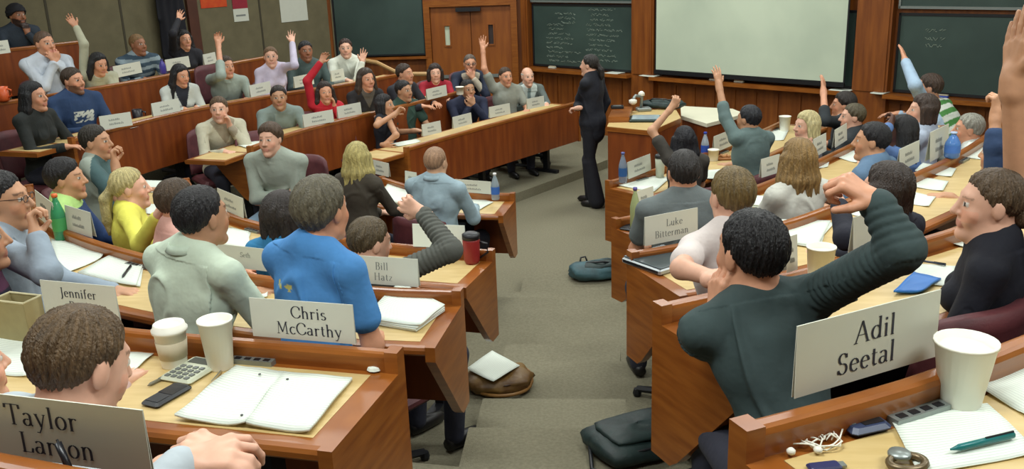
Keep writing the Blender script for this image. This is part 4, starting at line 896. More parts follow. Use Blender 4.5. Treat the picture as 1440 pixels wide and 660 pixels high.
# ------------------------------------------------------------------ chairs
def chair(n):
    t = thing('chair', '', 'chair')
    mb = MB(); R = 7; P = []; nu, nv = 13, 8
    for side in (0, 1):
        for j in range(nv):
            for i in range(nu):
                u = -1 + 2 * i / (nu - 1); w = j / (nv - 1); x = .24 * u * (1 - .12 * (w ** 3)); z = .48 + .42 * w - .035 * w * (abs(u) ** 4)
                y = -.25 + .09 * u * u - .07 * w - (.045 if side else 0) * (1 - .3 * abs(u) ** 4); P.append((x, y, z))
    F = []; N = nu * nv
    for j in range(nv - 1):
        for i in range(nu - 1):
            a = j * nu + i; F.append((a, a + 1, a + nu + 1, a + nu)); F.append((N + a, N + a + nu, N + a + nu + 1, N + a + 1))
    for i in range(nu - 1): F.append((i, N + i, N + i + 1, i + 1)); a = (nv - 1) * nu + i; F.append((a, a + 1, N + a + 1, N + a))
    for j in range(nv - 1): a = j * nu; F.append((a, a + nu, N + a + nu, N + a)); a = j * nu + nu - 1; F.append((a, N + a, N + a + nu, a + nu))
    mb.poly(P, F); mb.build('backrest', M_CHAIR, t, True)
    MB().rbox((0, -.01, .43), (.47, .46, .07), .025).build('seat', M_CHAIR, t)
    MB().lathe([(.03, .05), (.03, .4)], n=12).box((0, -.2, .40), (.05, .14, .03)).box((0, -.29, .47), (.05, .03, .16)).build('stem', M_BLACK, t)
    b = MB()
    for k in range(5): a = 2 * math.pi * k / 5; b.tube([(0, 0, .07), (.26 * math.cos(a), .26 * math.sin(a), .045)], [.025, .018]); b.lathe([(.02, 0), (.026, .02), (.02, .045)], (.26 * math.cos(a), .26 * math.sin(a), 0), 8)
    b.build('base', M_BLACK, t); return t
chair0 = chair(0); used = False
def place_chair(x, y, z, yaw, label, group=None):
    global used
    if not used:
        used = True; chair0.location = (x, y, z); chair0.rotation_euler = (0, 0, math.radians(yaw)); chair0['label'] = label
        if group: chair0['group'] = group
        return
    dup(chair0, (x, y, z), math.radians(yaw), label, group)
LBL = {}
for plab, hip, yaw, tz, sh, D in CHAIRS:
    bf = yawdir(yaw); p = hip - bf * (.02 + sh)
    place_chair(p[0], p[1], tz, yaw, 'maroon swivel chair of the ' + ' '.join(plab.split(',')[0].split()[:11]), 'chairs under the seated students')
for px, py, D, tz, yaw, lab in ((310, 72, 10.2, .78, -130, 'empty maroon chair against the grey wall, by the raised bare forearm'), (372, 172, 8.6, .32, -140, 'empty maroon chair beside the grey polo shirt, second wing desk'),
                                (437, 146, 9.6, .32, -140, 'empty maroon chair left of the red sweater'), (-20, 250, 4.9, .37, -70, 'empty maroon chair at the left picture edge')):
    q = dist(px, py, D); place_chair(q[0], q[1], tz, yaw, lab)
q = at(1402, 428, 1.79); bf = yawdir(35); q = q + bf * .3; place_chair(q[0], q[1], .89, 35, 'maroon chair back rising at the right edge, nearer than the black top')

# ------------------------------------------------------------------ lettering: strokes with a thick and a thin direction, small serifs
def _arc(cx, cy, rx, ry, a0, a1, n=14): return [(cx + rx * math.cos(math.radians(a0 + (a1 - a0) * i / n)), cy + ry * math.sin(math.radians(a0 + (a1 - a0) * i / n))) for i in range(n + 1)]
def _sf(x, y, w=.16): return [(x - w / 2, y), (x + w / 2, y)]
X_ = .62
GL = {
 'C': (.78, [_arc(.44, .5, .38, .5, 48, 312), [(.70, .88), (.72, .70)], [(.70, .12), (.74, .26)]]),
 'h': (.62, [[(.14, 1.02), (.14, 0)], _arc(.31, .38, .17, .24, 170, 0) + [(.48, 0)], _sf(.14, .0), _sf(.48, 0), [(.05, 1.0), (.14, 1.02)]]),
 'r': (.44, [[(.14, .60), (.14, 0)], _arc(.30, .40, .16, .2, 170, 50), _sf(.14, 0), [(.05, .58), (.14, .61)]]),
 'i': (.30, [[(.15, .60), (.15, 0)], _sf(.15, 0), [(.06, .58), (.15, .61)], [(.15, .78), (.15, .88)]]),
 's': (.46, [_arc(.23, .46, .14, .14, 40, 250, 10) + _arc(.23, .16, .16, .155, 80, -150, 10)]),
 'M': (1.0, [[(.16, 0), (.22, 1)], [(.22, 1), (.5, .12)], [(.5, .12), (.8, 1)], [(.8, 1), (.85, 0)], _sf(.16, 0, .2), _sf(.85, 0, .22), _sf(.18, 1, .14), _sf(.84, 1, .14)]),
 'c': (.50, [_arc(.29, .31, .22, .31, 50, 315)]),
 'a': (.54, [_arc(.24, .46, .16, .15, 150, 0, 8) + [(.40, .08), (.48, .02)], _arc(.23, .17, .16, .16, 60, 350, 12)]),
 't': (.38, [[(.17, .80), (.17, .12), (.24, .02), (.34, .06)], [(.05, .60), (.33, .60)]]),
 'y': (.58, [[(.10, .62), (.30, .04)], [(.50, .62), (.28, -.08), (.18, -.28), (.06, -.26)], _sf(.10, .62), _sf(.49, .62, .13)]),
 'A': (.82, [[(.40, 1), (.08, 0)], [(.40, 1), (.72, 0)], [(.20, .36), (.58, .36)], _sf(.08, 0, .2), _sf(.72, 0, .22)]),
 'd': (.62, [_arc(.28, .31, .21, .31, 40, 330), [(.48, 1.02), (.48, .02), (.56, .03)], [(.39, 1.0), (.48, 1.02)]]),
 'l': (.30, [[(.15, 1.02), (.15, 0)], _sf(.15, 0), [(.06, 1.0), (.15, 1.02)]]),
 'S': (.58, [_arc(.29, .74, .19, .25, 30, 250, 12) + _arc(.29, .26, .21, .25, 80, -150, 12), [(.46, .95), (.47, .78)], [(.09, .05), (.08, .22)]]),
 'e': (.52, [[(.09, .36), (.46, .36)] + _arc(.28, .31, .2, .3, 10, 315)]),
 'T': (.76, [[(.38, 1), (.38, 0)], [(.05, .98), (.71, .98)], [(.05, .98), (.03, .80)], [(.71, .98), (.73, .80)], _sf(.38, 0, .22)]),
 'o': (.58, [_arc(.29, .31, .22, .31, 0, 360, 18)]),
 'L': (.64, [[(.18, 1), (.18, 0)], [(.08, .02), (.56, .02), (.60, .22)], _sf(.18, 1, .22)]),
 'n': (.62, [[(.14, .60), (.14, 0)], _arc(.31, .38, .17, .24, 170, 0) + [(.48, 0)], _sf(.14, 0), _sf(.48, 0), [(.05, .58), (.14, .61)]]),
 'J': (.36, [[(.20, 1), (.20, .0), (.14, -.2), (.02, -.24)], _sf(.20, 1, .22)]),
 'f': (.38, [[(.16, 0), (.16, .80)] + _arc(.28, .82, .12, .17, 180, 50), [(.05, .60), (.32, .60)], _sf(.16, 0)]),
 'B': (.66, [[(.18, 1), (.18, 0)], [(.08, 1), (.34, 1)] + _arc(.34, .76, .2, .24, 90, -90), [(.18, .52), (.36, .52)] + _arc(.36, .26, .22, .26, 90, -90) + [(.08, 0)]]),
 'H': (.86, [[(.18, 1), (.18, 0)], [(.68, 1), (.68, 0)], [(.18, .52), (.68, .52)], _sf(.18, 1, .2), _sf(.18, 0, .2), _sf(.68, 1, .2), _sf(.68, 0, .2)]),
 'D': (.80, [[(.18, 1), (.18, 0)], [(.08, 1), (.34, 1)] + _arc(.34, .5, .36, .5, 90, -90) + [(.08, 0)], ]),
 'm': (.92, [[(.14, .60), (.14, 0)], _arc(.30, .42, .16, .2, 170, 0) + [(.46, 0)], _arc(.62, .42, .16, .2, 170, 0) + [(.78, 0)], _sf(.14, 0), _sf(.46, 0), _sf(.78, 0)]),
 'z': (.50, [[(.08, .58), (.42, .58)], [(.42, .58), (.08, .02)], [(.08, .02), (.44, .02)]]),
 'u': (.62, [[(.14, .62), (.14, .2)] + _arc(.31, .22, .17, .22, 180, 360), [(.48, .62), (.48, 0), (.56, .01)]]),
 'k': (.60, [[(.14, 1.02), (.14, 0)], [(.46, .60), (.16, .28)], [(.24, .34), (.50, 0)], _sf(.14, 0), _sf(.5, 0)]),
}
def word_width(w, sp=.05): return sum(GL[c][0] + sp for c in w) - sp
def lettering(mb, word, cx, y, h, O, U, V, N, sp=.05):     # centred word on a plane: O origin, U right, V up, N outwards
    x = cx - word_width(word, sp) * h / 2
    for c in word:
        w, st = GL[c]
        for s_ in st:
            for i in range(len(s_) - 1):
                a = np.array(s_[i]); b = np.array(s_[i + 1]); d = b - a; L = np.hypot(*d) + 1e-9; dn = d / L
                wd = .034 + .085 * abs(dn[1]) ** 1.3
                if c in 'AMy' and dn[0] * dn[1] > 0: wd *= .55
                if c in 'Mz' and abs(dn[0]) < .1: wd *= .7
                if c == 'z': wd = .09 if abs(dn[1]) > .3 else .04
                nn = np.array([-dn[1], dn[0]]) * wd / 2; a2 = a - dn * .012; b2 = b + dn * .012
                q = [a2 + nn, b2 + nn, b2 - nn, a2 - nn]
                mb.poly([O + U * (cx + (x - cx + p[0] * h) * 1.12) + V * (y + p[1] * h) + N * .0006 for p in q], [(0, 1, 2, 3)])
        x += (w + sp) * h
def card(label, bl, br, z, h, lines=None, th=None, faint=False, white=False, tilt=.08, group=None, hf=1.0, name='name_card', scr=True):
    A = at(*bl, z); B = at(*br, z); c = (A + B) / 2; U = unit(B - A); W = float(np.linalg.norm(B - A)); N = unit(np.cross(U, UP))
    if N[1] > 0 and abs(N[1]) > .05 and False: N = -N
    t = thing(name, label, 'name card' if name == 'name_card' else 'card', c, 0, group)
    Vf = unit(UP - N * tilt); Vb = unit(UP + N * tilt * 1.2); top = Vf * h
    mb = MB(); n2 = top - Vb * 0
    for s_ in (1, -1):
        base = N * (tilt * h * s_); P = [-U * W / 2 + base, U * W / 2 + base, U * W / 2 + UP * h, -U * W / 2 + UP * h]
        P = [p for p in P]; Q = [p + N * .0012 * s_ for p in P]; 
        mb.poly(P + Q, [(0, 1, 2, 3), (7, 6, 5, 4), (0, 4, 5, 1), (1, 5, 6, 2), (2, 6, 7, 3), (3, 7, 4, 0)])
    mb.build('card', M_PAPER if white else M_CARD, t)
    m = MB(); O = N * (tilt * h + .0014); V = unit(UP * h - N * tilt * h)
    if lines:
        for (wd, yy, hh, cx) in lines: lettering(m, wd, cx * W, yy * h, hh * h, O, U, V, N)
    elif scr:
        for k, yy in enumerate((.55, .25)):
            x = -W * .22; x1 = W * (.22 if k else .12)
            while x < x1:
                ww = W * .035; yb = yy * h; hh = h * rnd.uniform(.08, .16)
                m.poly([O + U * x + V * yb + N * .0006, O + U * (x + ww * .55) + V * yb + N * .0006, O + U * (x + ww * .55) + V * (yb + hh) + N * .0006, O + U * x + V * (yb + hh) + N * .0006], [(0, 1, 2, 3)]); x += ww
    if m.v: m.build('lettering', M_INKF if (faint or not lines) else M_INK, t)
    return t
card('large two-line name card at the lower left corner', (-36, 634), (216, 668), 2.01, .115, [('Taylor', .55, .32, -.06), ('Larson', .12, .32, .0)], tilt=.02)
card('two-line name card on the rail right of the tall white cup', (357, 472), (501, 484), 1.75, .118, [('Chris', .56, .30, .07), ('McCarthy', .14, .30, .06)], tilt=.02)
card('large tilted name card on the nearest right rail', (1115, 560), (1313, 501), 2.01, .138, [('Adil', .54, .30, .03), ('Seetal', .15, .30, -.02)], tilt=.02)
card('name card partly hidden behind the nearest brown head', (67, 450), (171, 461), 1.75, .132, [('Jennifer', .64, .22, .0), ('D', .32, .22, -.1)], tilt=.02)
card('name card right of the blue t-shirt', (506, 397), (590, 403), 1.49, .118, [('Bill', .54, .26, -.1), ('Hatz', .16, .26, -.08)], faint=True)
card('name card between the pale green and blue shirts', (296, 371), (377, 381), 1.49, .10, [('Seth', .52, .22, .15)], faint=True)
card('blank white card on the rail in front of the raised ribbed sleeve', (582, 346), (655, 349), 1.23, .13, None, white=True, scr=False)
card('name card behind the bald head in light blue', (641, 269), (691, 273), .97, .10, None)
card('small white tent card left of the bald head', (571, 260), (587, 263), .97, .12, None)
card('name card on the rail end right of the long blond hair', (524, 243), (548, 249), .97, .12, None)
card('name card on the rail before the folded-arms sweater', (309, 291), (345, 307), 1.23, .13, None)
card('name card behind the green soda bottle', (97, 322), (133, 334), 1.49, .13, None)
card('name card left of the green soda bottle, seen at an angle', (56, 304), (81, 325), 1.49, .15, None)
card('name card with two faint lines on the rail left of the laptop owner', (906, 346), (980, 331), 1.49, .135, [('Luke', .55, .24, .05), ('Bitterman', .2, .24, .0)], faint=True, tilt=.04)
card('name card beside the small bottle, left of the grey t-shirt', (893, 299), (918, 290), 1.23, .13, None)
card('name card beside the water bottle, below the lectern', (882, 252), (914, 239), .97, .14, None)
card('name card on the front right rail, right of the blue bottle', (1003, 215), (1029, 204), .97, .15, None)
card('name card right of the grey-green sleeve, on the maroon chair side', (1069, 250), (1095, 242), 1.23, .13, None)
card('name card between the blond head and the long brown hair', (1142, 222), (1160, 212), 1.23, .14, None)
card('name card before the dark vest, right block', (1172, 208), (1189, 197), 1.23, .14, None)
card('name card right of the long black braids', (1262, 241), (1290, 227), 1.49, .13, None)
card('pale name card beside the white patterned shirt', (1304, 228), (1330, 214), 1.49, .18, None)
card('name card seen at an angle behind the raised ribbed sleeve', (1196, 357), (1236, 345), 1.75, .13, [('S', .56, .26, .2)], faint=True)
card('narrow name card right of the black-haired head, on its rail', (1103, 383), (1118, 378), 1.75, .12, None)
for i, (a, b, z, lab) in enumerate((((594, 192), (620, 186), .97, 'name card on the lowest wing rail, left of the navy sweatshirt'), ((637, 181), (663, 174), .97, 'name card before the navy sweatshirt'),
     ((688, 166), (717, 160), .97, 'name card before the grey polo with the raised arm'), ((741, 154), (765, 149), .97, 'grey card before the bald man in a suit'),
     ((600, 141), (628, 134), 1.18, 'name card before the crimson top'), ((475, 167), (508, 160), 1.18, 'name card before the black blazer'), ((427, 179), (469, 171), 1.18, 'name card before the red sweater'),
     ((352, 137), (381, 130), 1.4, 'name card before the lilac top'), ((414, 124), (441, 118), 1.4, 'name card before the dark grey-green shirt'), ((466, 115), (484, 111), 1.4, 'small name card before the white shirt'),
     ((215, 164), (253, 156), 1.4, 'name card before the white cardigan'), ((161, 110), (199, 102), 1.64, 'name card before the striped sweater'), ((234, 100), (267, 94), 1.64, 'name card before the black top and hanging coat'),
     ((287, 92), (304, 88), 1.64, 'name card on the top rail before the empty chair'), ((-8, 77), (14, 74), 2.0, 'name card on the topmost rail under the turban'),)):
    card(lab, a, b, z, .125, None)
t = card('sheet of paper held upright before the navy hoodie', (142, 183), (186, 176), 1.42, .12, None, name='name_card')

# ------------------------------------------------------------------ papers
def mpaper_lines():
    m = bpy.data.materials.new('printed_paper'); m.use_nodes = True; nt = m.node_tree; b = nt.nodes['Principled BSDF']; b.inputs['Roughness'].default_value = .8
    tc = nt.nodes.new('ShaderNodeUVMap'); w = nt.nodes.new('ShaderNodeTexWave'); w.wave_type = 'BANDS'; w.bands_direction = 'Y'; w.inputs['Scale'].default_value = 8; w.inputs['Distortion'].default_value = 0.2
    n = nt.nodes.new('ShaderNodeTexNoise'); n.inputs['Scale'].default_value = 9; mp = nt.nodes.new('ShaderNodeMapRange'); mp.inputs[1].default_value = .80; mp.inputs[2].default_value = .9; mp.inputs[4].default_value = .34
    mx = nt.nodes.new('ShaderNodeMix'); mx.data_type = 'RGBA'; mx.inputs[6].default_value = (*lin((226, 234, 222)), 1); mx.inputs[7].default_value = (*lin((120, 126, 126)), 1)
    nt.links.new(tc.outputs[0], w.inputs[0]); nt.links.new(w.outputs['Fac'], mp.inputs[0]); nt.links.new(mp.outputs[0], mx.inputs['Factor']); nt.links.new(mx.outputs[2], b.inputs['Base Color']); return m
M_PRINT = mpaper_lines()
def sheet_obj(name, q, z, th, m, parent=None, loc=(0, 0, 0), curl=.006):
    nu = nv = 9; P = []; c = [np.array(p, float) for p in q]; uv = []
    for layer in (0, 1):
        for j in range(nv):
            for i in range(nu):
                u, v = i / (nu - 1), j / (nv - 1); p = c[0] * (1 - u) * (1 - v) + c[1] * u * (1 - v) + c[2] * u * v + c[3] * (1 - u) * v
                zz = curl * (abs(u - .5) * 2) ** 3 * (.4 + .6 * v) + curl * .5 * math.sin(u * 3 + v * 4) ** 2; P.append((p[0] - loc[0], p[1] - loc[1], z + zz + (th if layer else 0) - loc[2])); uv.append((u, 1 - v))
    F = []; N = nu * nv
    for j in range(nv - 1):
        for i in range(nu - 1): a = j * nu + i; F += [(a, a + nu, a + nu + 1, a + 1), (N + a, N + a + 1, N + a + nu + 1, N + a + nu)]
    ed = [i for i in range(nu)] + [j * nu + nu - 1 for j in range(1, nv)] + [(nv - 1) * nu + i for i in range(nu - 2, -1, -1)] + [j * nu for j in range(nv - 2, 0, -1)]
    for a, b in zip(ed, ed[1:] + ed[:1]): F.append((a, b, N + b, N + a))
    o = mesh_obj(name, P, F, m, parent, True); l = o.data.uv_layers.new(name='UVMap')
    for lp in o.data.loops: l.data[lp.index].uv = uv[lp.vertex_index]
    return o
def paper(label, px, z, th=.0012, m=None, name='paper_sheet', cat='paper', layers=1, group=None, curl=.006):
    c = [at(*p, z) for p in px]; ce = sum(c) / 4; loc = (ce[0], ce[1], z)
    if layers == 1:
        o = sheet_obj(name, [p[:2] for p in c], z + .0015, th, m or M_PRINT, None, loc, curl); o.location = loc; return tag(o, label, cat, group)
    t = thing(name, label, cat, loc, 0, group)
    for k in range(layers):
        a = rnd.uniform(-.12, .12) * (k < layers - 1); q = [ce + np.array([(p - ce)[0] * math.cos(a) - (p - ce)[1] * math.sin(a), (p - ce)[0] * math.sin(a) + (p - ce)[1] * math.cos(a), 0]) for p in c]
        sheet_obj('sheet', [p[:2] for p in q], z + .0015 + k * (th + .001), th, m or M_PRINT, t, loc, curl if k == layers - 1 else .002)
    return t
Z0, Z1, Z2, Z3, Z4 = [t + .802 for t in TC]
# open notebook on row 1
ce = at(372, 562, Z1); nb_ = thing('open_notebook', 'open three-hole notebook with white printed pages on the nearest left desk', 'notebook', ce)
sheet_obj('page', [at(*p, Z1)[:2] for p in ((333, 519), (400, 528), (346, 603), (247, 594))], Z1 + .002, .006, M_PRINT, nb_, ce, .012)
sheet_obj('page', [at(*p, Z1)[:2] for p in ((400, 528), (496, 537), (436, 613), (347, 603))], Z1 + .002, .008, M_PRINT, nb_, ce, .008)
mb = MB()
for px, py in ((366, 534), (366, 562), (341, 592), (405, 541)): p = at(px, py, Z1) - ce; mb.lathe([(.004, .0155), (.004, .017)], (p[0], p[1], 0), 8)
mb.build('punched_holes', M_BLACKP, nb_)
paper('printed sheet at the left edge before the nearest brown-haired student', ((-20, 462), (50, 470), (40, 532), (-30, 526)), Z1)
paper('paper edge beside the lidded coffee cup', ((170, 496), (217, 499), (190, 524), (150, 520)), Z1)
paper('fanned stack of papers at the aisle end of the second left desk', ((562, 405), (626, 437), (592, 467), (512, 456)), Z2, .005, layers=4, name='paper_stack')
paper('papers fanned out before the left-edge student in glasses', ((72, 338), (152, 352), (142, 366), (80, 392)), Z2, .002, layers=2, name='paper_stack')
paper('open booklet with a black pen, left of the pale green shirt', ((165, 357), (205, 366), (192, 406), (110, 388)), Z2, .004, layers=2, name='paper_stack')
paper('white paper between the green shirt and the blue t-shirt', ((340, 399), (378, 401), (376, 420), (345, 416)), Z2)
paper('white paper under the leaning ribbed elbow', ((560, 372), (606, 361), (600, 384), (550, 392)), Z3)
paper('folder of white sheets before the teal t-shirt', ((318, 322), (350, 328), (352, 352), (312, 346)), Z3, .004, layers=2, name='paper_stack')
paper('paper right of the yellow top', ((204, 254), (243, 256), (240, 272), (200, 271)), Z3)
paper('second paper right of the yellow top, nearer the camera', ((205, 287), (236, 290), (232, 303), (206, 302)), Z3)
paper('thick white packet left of the bald head', ((548, 259), (592, 270), (572, 291), (530, 282)), Z4, .008, layers=2, name='paper_stack')
paper('white sheet right of the light blue shirt', ((664, 277), (694, 285), (668, 300), (655, 298)), Z4)
paper('paper with the teal pen on the nearest right desk', ((1246, 581), (1388, 570), (1460, 640), (1292, 672)), Z0, curl=.004)
paper('curled sheet at the right edge beside the white cup', ((1432, 500), (1500, 520), (1452, 592), (1372, 546)), Z0)
paper('white page under the chin-hand elbow of the dark green sweater', ((1012, 428), (1044, 424), (1052, 448), (1016, 458)), Z1)
paper('white sheet beside the blue folder', ((1270, 372), (1345, 376), (1342, 404), (1300, 402)), Z1)
paper('sheet right of the blue folder before the profile face', ((1345, 332), (1385, 330), (1390, 356), (1340, 346)), Z1)
paper('open white papers left of the black sweater', ((1092, 312), (1168, 314), (1150, 350), (1094, 342)), Z2, .003, layers=3, name='paper_stack')
paper('white sheet under the writing hand of the black sweater', ((1200, 284), (1226, 290), (1208, 306), (1184, 298)), Z2)
paper('sheets by the long brown hair at its left side', ((1060, 278), (1090, 280), (1084, 293), (1056, 292)), Z3, .004, layers=3, name='paper_stack')
paper('white sheet on the front right desk below the lectern card', ((896, 247), (944, 250), (920, 271), (870, 262)), Z4)
paper('open papers before the grey-green shirt', ((990, 240), (1030, 238), (1024, 252), (984, 252)), Z4)
for i, (q, z, lab) in enumerate(((((1298, 230), (1345, 238), (1338, 250), (1286, 242)), Z2, 'upper printed sheet on the long row of papers by the blue bottle'), (((1284, 248), (1334, 256), (1326, 270), (1272, 262)), Z2, 'middle printed sheet on the row of papers by the blue bottle'),
     (((1270, 268), (1316, 278), (1306, 292), (1258, 284)), Z2, 'lower printed sheet on the row of papers above the brown bob'), (((1362, 200), (1396, 204), (1390, 226), (1352, 222)), Z2, 'white sheets beside the raised fist'),
     (((1136, 226), (1168, 222), (1164, 236), (1132, 238)), Z3, 'paper right of the long brown hair'), (((1190, 208), (1212, 218), (1204, 230), (1176, 222)), Z3, 'loose sheet before the grey-blue t-shirt'),
     (((1070, 184), (1110, 182), (1102, 198), (1064, 198)), Z4, 'printed paper left of the blond head on the front right desk'), (((905, 280), (930, 276), (926, 290), (902, 292)), Z3, 'paper behind the card beside the small bottle'))):
    paper(lab, q, z)
for i, (p0, p1, z, w, lab) in enumerate((((556, 203), (588, 196), .11 + .802, .2, 'paper at the left end of the lowest wing desk'),)):
    paper(lab, ((548, 203), (585, 196), (592, 200), (560, 207)), z)
for i, (q, lab) in enumerate((((360, 199), 'paper at the left end of the second wing desk'), ((198, 172), 'paper before the navy hoodie on the third wing desk'))):
    z = (1.12, 1.34)[i]; paper(lab, ((q[0] - 26, q[1] + 6), (q[0] + 18, q[1] - 6), (q[0] + 26, q[1] - 2), (q[0] - 14, q[1] + 10)), z + .003)
c = at(1290, 400, Z1); o = sheet_obj('folder', [at(*p, Z1)[:2] for p in ((1285, 387), (1323, 396), (1298, 414), (1256, 416))], Z1 + .004, .006, mat('blue_folder', (40, 116, 196), .5, noise=.1, scale=10), None, c); o.location = c; tag(o, 'bright blue folder on the desk behind the raised ribbed sleeve', 'folder')
# ledge papers
for px, py, w, lab in ((872, 106, .24, 'white paper lying on the chalk ledge left of the pillar'), (922, 109, .26, 'white paper on the ledge at the lower left of the screen'), (1190, 131, .26, 'white sheet on the ledge at the lower right of the screen'), (1243, 137, .16, 'white sheet on the ledge right of the pillar')):
    s_, z_ = onwall(px, py); q = [FP(s_ - w / 2, .99, .03), FP(s_ + w / 2, .99, .03), FP(s_ + w / 2, .99, .23), FP(s_ - w / 2, .99, .23)]; c = np.mean(q, 0)
    o = sheet_obj('paper_sheet', [p[:2] for p in q], .987, .008, M_PAPER, None, c, .004); o.location = c; tag(o, lab, 'paper')
for px, py, lab in ((1010, 116, 'chalk eraser on the ledge under the screen, left'), (1045, 118, 'chalk eraser on the ledge under the screen, right'), (1330, 132, 'blue eraser on the ledge under the right chalkboard'), (783, 94, 'yellowish eraser on the ledge under the written chalkboard')):
    s_, z_ = onwall(px, py); p = FP(s_, .986, .11); e = thing('chalk_eraser', lab, 'eraser', p, fa); MB().rbox((0, 0, .012), (.14, .05, .022), .006).build('felt', mat('felt_blue', (70, 92, 180), .9, noise=.1) if 'blue' in lab else M_CARD, e); MB().rbox((0, 0, .031), (.135, .045, .014), .005).build('handle', M_SLEEVE, e)

# ------------------------------------------------------------------ cups, bottles, devices
def cup(label, px, z, h=.15, rt=.045, rb=.032, lid=False, sleeve=False, group=None, m=None):
    p = at(*px, z); t = thing('paper_cup', label, 'cup', p, 0, group)
    MB().lathe([(rb, 0), (rb + .001, .004), (rt, h), (rt + .0025, h - .003), (rt + .002, h + .003), (rt - .002, h + .002), (rt - .004, h - .012), (rt - .012, h - .015)], n=24).build('cup_body', m or M_CUP, t, True)
    if lid: MB().lathe([(rt + .004, h - .006), (rt + .005, h + .003), (rt, h + .006), (rt - .002, h + .018), (rt - .008, h + .020), (rt - .012, h + .014), (.005, h + .013)], n=24).build('lid', M_CUP, t, True)
    if sleeve: f0, f1 = .25, .72; MB().lathe([(rb + (rt - rb) * f0 + .002, h * f0), (rb + (rt - rb) * f1 + .002, h * f1), (rb + (rt - rb) * f1, h * f1)], n=24).build('cup_sleeve', M_SLEEVE, t, True)
    return t
cup('lidded paper coffee cup with a beige sleeve beside the tall white cup', (246, 514), Z1, .112, .045, .034, True, True)
cup('tall open white cup behind the flip calculator', (311, 517), Z1, .145, .047, .034)
cup('large white paper cup on the nearest right desk', (1349, 568), Z0, .125, .054, .036)
cup('white cup on the rail behind the raised ribbed sleeve', (1152, 396), 1.75, .115, .044, .034)
cup('small white cup by the raised arm at the front right desk', (1003, 226), Z4, .10, .05, .04)
cup('white cup left of the blond head, front right desk', (1103, 184), Z4, .15, .06, .045)
cup('small white cup on the rail before the dark suit with glasses', (647, 133), 1.18, .09, .05, .04)
def bottle(label, px, z, h, r, col, cap, lab=None, alpha=.75, name='bottle'):
    p = at(*px, z); t = thing(name, label, 'bottle', p)
    MB().lathe([(r * .8, 0), (r, .01), (r, h * .55), (r * .9, h * .62), (r * .5, h * .82), (r * .34, h * .88), (r * .34, h * .93)], n=18).build('bottle_body', mat('plastic_%d_%d_%d' % col, col, .15, noise=.05, alpha=alpha), t, True)
    MB().lathe([(r * .42, h * .93), (r * .42, h)], n=14).build('cap', mat('cap_%d_%d_%d' % cap, cap, .5, noise=.05), t, True)
    if lab: MB().lathe([(r + .001, h * .22), (r + .0015, h * .5)], n=18, cap=False).build('bottle_label', mat('lab_%d_%d_%d' % lab, lab, .6, noise=.1), t, True)
    return t
bottle('green soda bottle with an orange cap on the left desk', (88, 338), Z2, .25, .036, (60, 148, 100), (222, 110, 50), (70, 160, 90), .9)
bottle('clear water bottle with blue label right of the light blue shirt', (697, 281), .97, .21, .032, (176, 192, 200), (240, 240, 240), (60, 110, 190), .55)
bottle('clear blue-labelled bottle on the rail end below the lectern', (876, 257), .97, .25, .034, (150, 170, 190), (90, 100, 160), (50, 100, 160), .6)
bottle('greenish bottle with purple cap left of the grey t-shirt', (893, 323), Z3, .26, .030, (170, 182, 130), (90, 80, 150), None, .8)
bottle('blue-capped bottle right of the black hair at the front right desk', (991, 222), Z4, .24, .036, (170, 180, 190), (30, 60, 170), (40, 80, 180), .7)
bottle('blue water bottle before the white patterned shirt', (1338, 222), 1.49, .16, .045, (90, 140, 210), (180, 200, 230), (70, 120, 200), .8)
bottle('small purple bottle before the striped sweater', (230, 104), 1.64, .16, .035, (80, 70, 160), (60, 60, 120), None, .9)
p = at(928, 250, Z4); t = thing('tumbler', 'frosted tumbler with a dark lid right of the name card below the lectern', 'tumbler', p)
MB().lathe([(.034, 0), (.042, .17), (.040, .172)], n=20).build('cup_body', mat('frosted', (196, 200, 180), .4, noise=.05), t, True); MB().lathe([(.045, .17), (.045, .195), (.03, .205)], n=20).build('lid', M_BLACKP, t, True)
p = at(664, 370, Z3); t = thing('travel_mug', 'red travel mug with a dark lid at the aisle end of its desk', 'mug', p)
MB().lathe([(.036, 0), (.044, .02), (.048, .13), (.046, .14)], n=20).build('mug_body', mat('red_plastic', (150, 44, 44), .35, noise=.1), t, True); MB().lathe([(.049, .14), (.049, .165), (.03, .175)], n=20).build('lid', M_BLACKP, t, True)
MB().tube([(.046, .0, .12), (.085, 0, .11), (.088, 0, .06), (.045, 0, .03)], .007).build('handle', M_BLACKP, t, True)
for px, z, col, lab in (((195, 172), 1.28, (30, 26, 34), 'black mug left of the white cardigan'), ((6, 142), 1.64, (214, 92, 40), 'orange cup on the rail at the left edge')):
    p = at(*px, z); t = thing('mug', lab, 'mug', p); MB().lathe([(.045, 0), (.05, .02), (.05, .13), (.044, .13), (.042, .05)], n=18).build('mug_body', mat('mug_%d' % col[0], col, .4, noise=.1), t, True); MB().tube([(.05, 0, .11), (.085, 0, .1), (.085, 0, .05), (.05, 0, .03)], .008).build('handle', mat('mug_%d' % col[0], col), t, True)
# phone, calculator, pen on row 1
def flat(name, label, cat, q, z, th, m, r=.008):
    c = [at(*p, z) for p in q]; ce = sum(c) / 4; u = unit((c[1] + c[2] - c[0] - c[3])); a = math.atan2(u[1], u[0]); w = np.linalg.norm((c[1] + c[2] - c[0] - c[3])) / 2; h = np.linalg.norm((c[2] + c[3] - c[0] - c[1])) / 2
    t = thing(name, label, cat, (ce[0], ce[1], z), a); MB().rbox((0, 0, th / 2), (w, h, th), r).build('case', m, t); return t, w, h
t, w, h = flat('mobile_phone', 'black mobile phone on the desk below the calculator', 'phone', ((240, 541), (263, 547), (231, 578), (206, 573)), Z1, .014, M_BLACKP)
MB().box((0, h * .18, .0146), (w * .8, h * .45, .001)).build('screen', mat('dark_glass', (40, 44, 52), .15, noise=.05), t); MB().box((0, -h * .25, .0146), (w * .7, h * .32, .001)).build('keypad', M_BLACK, t)
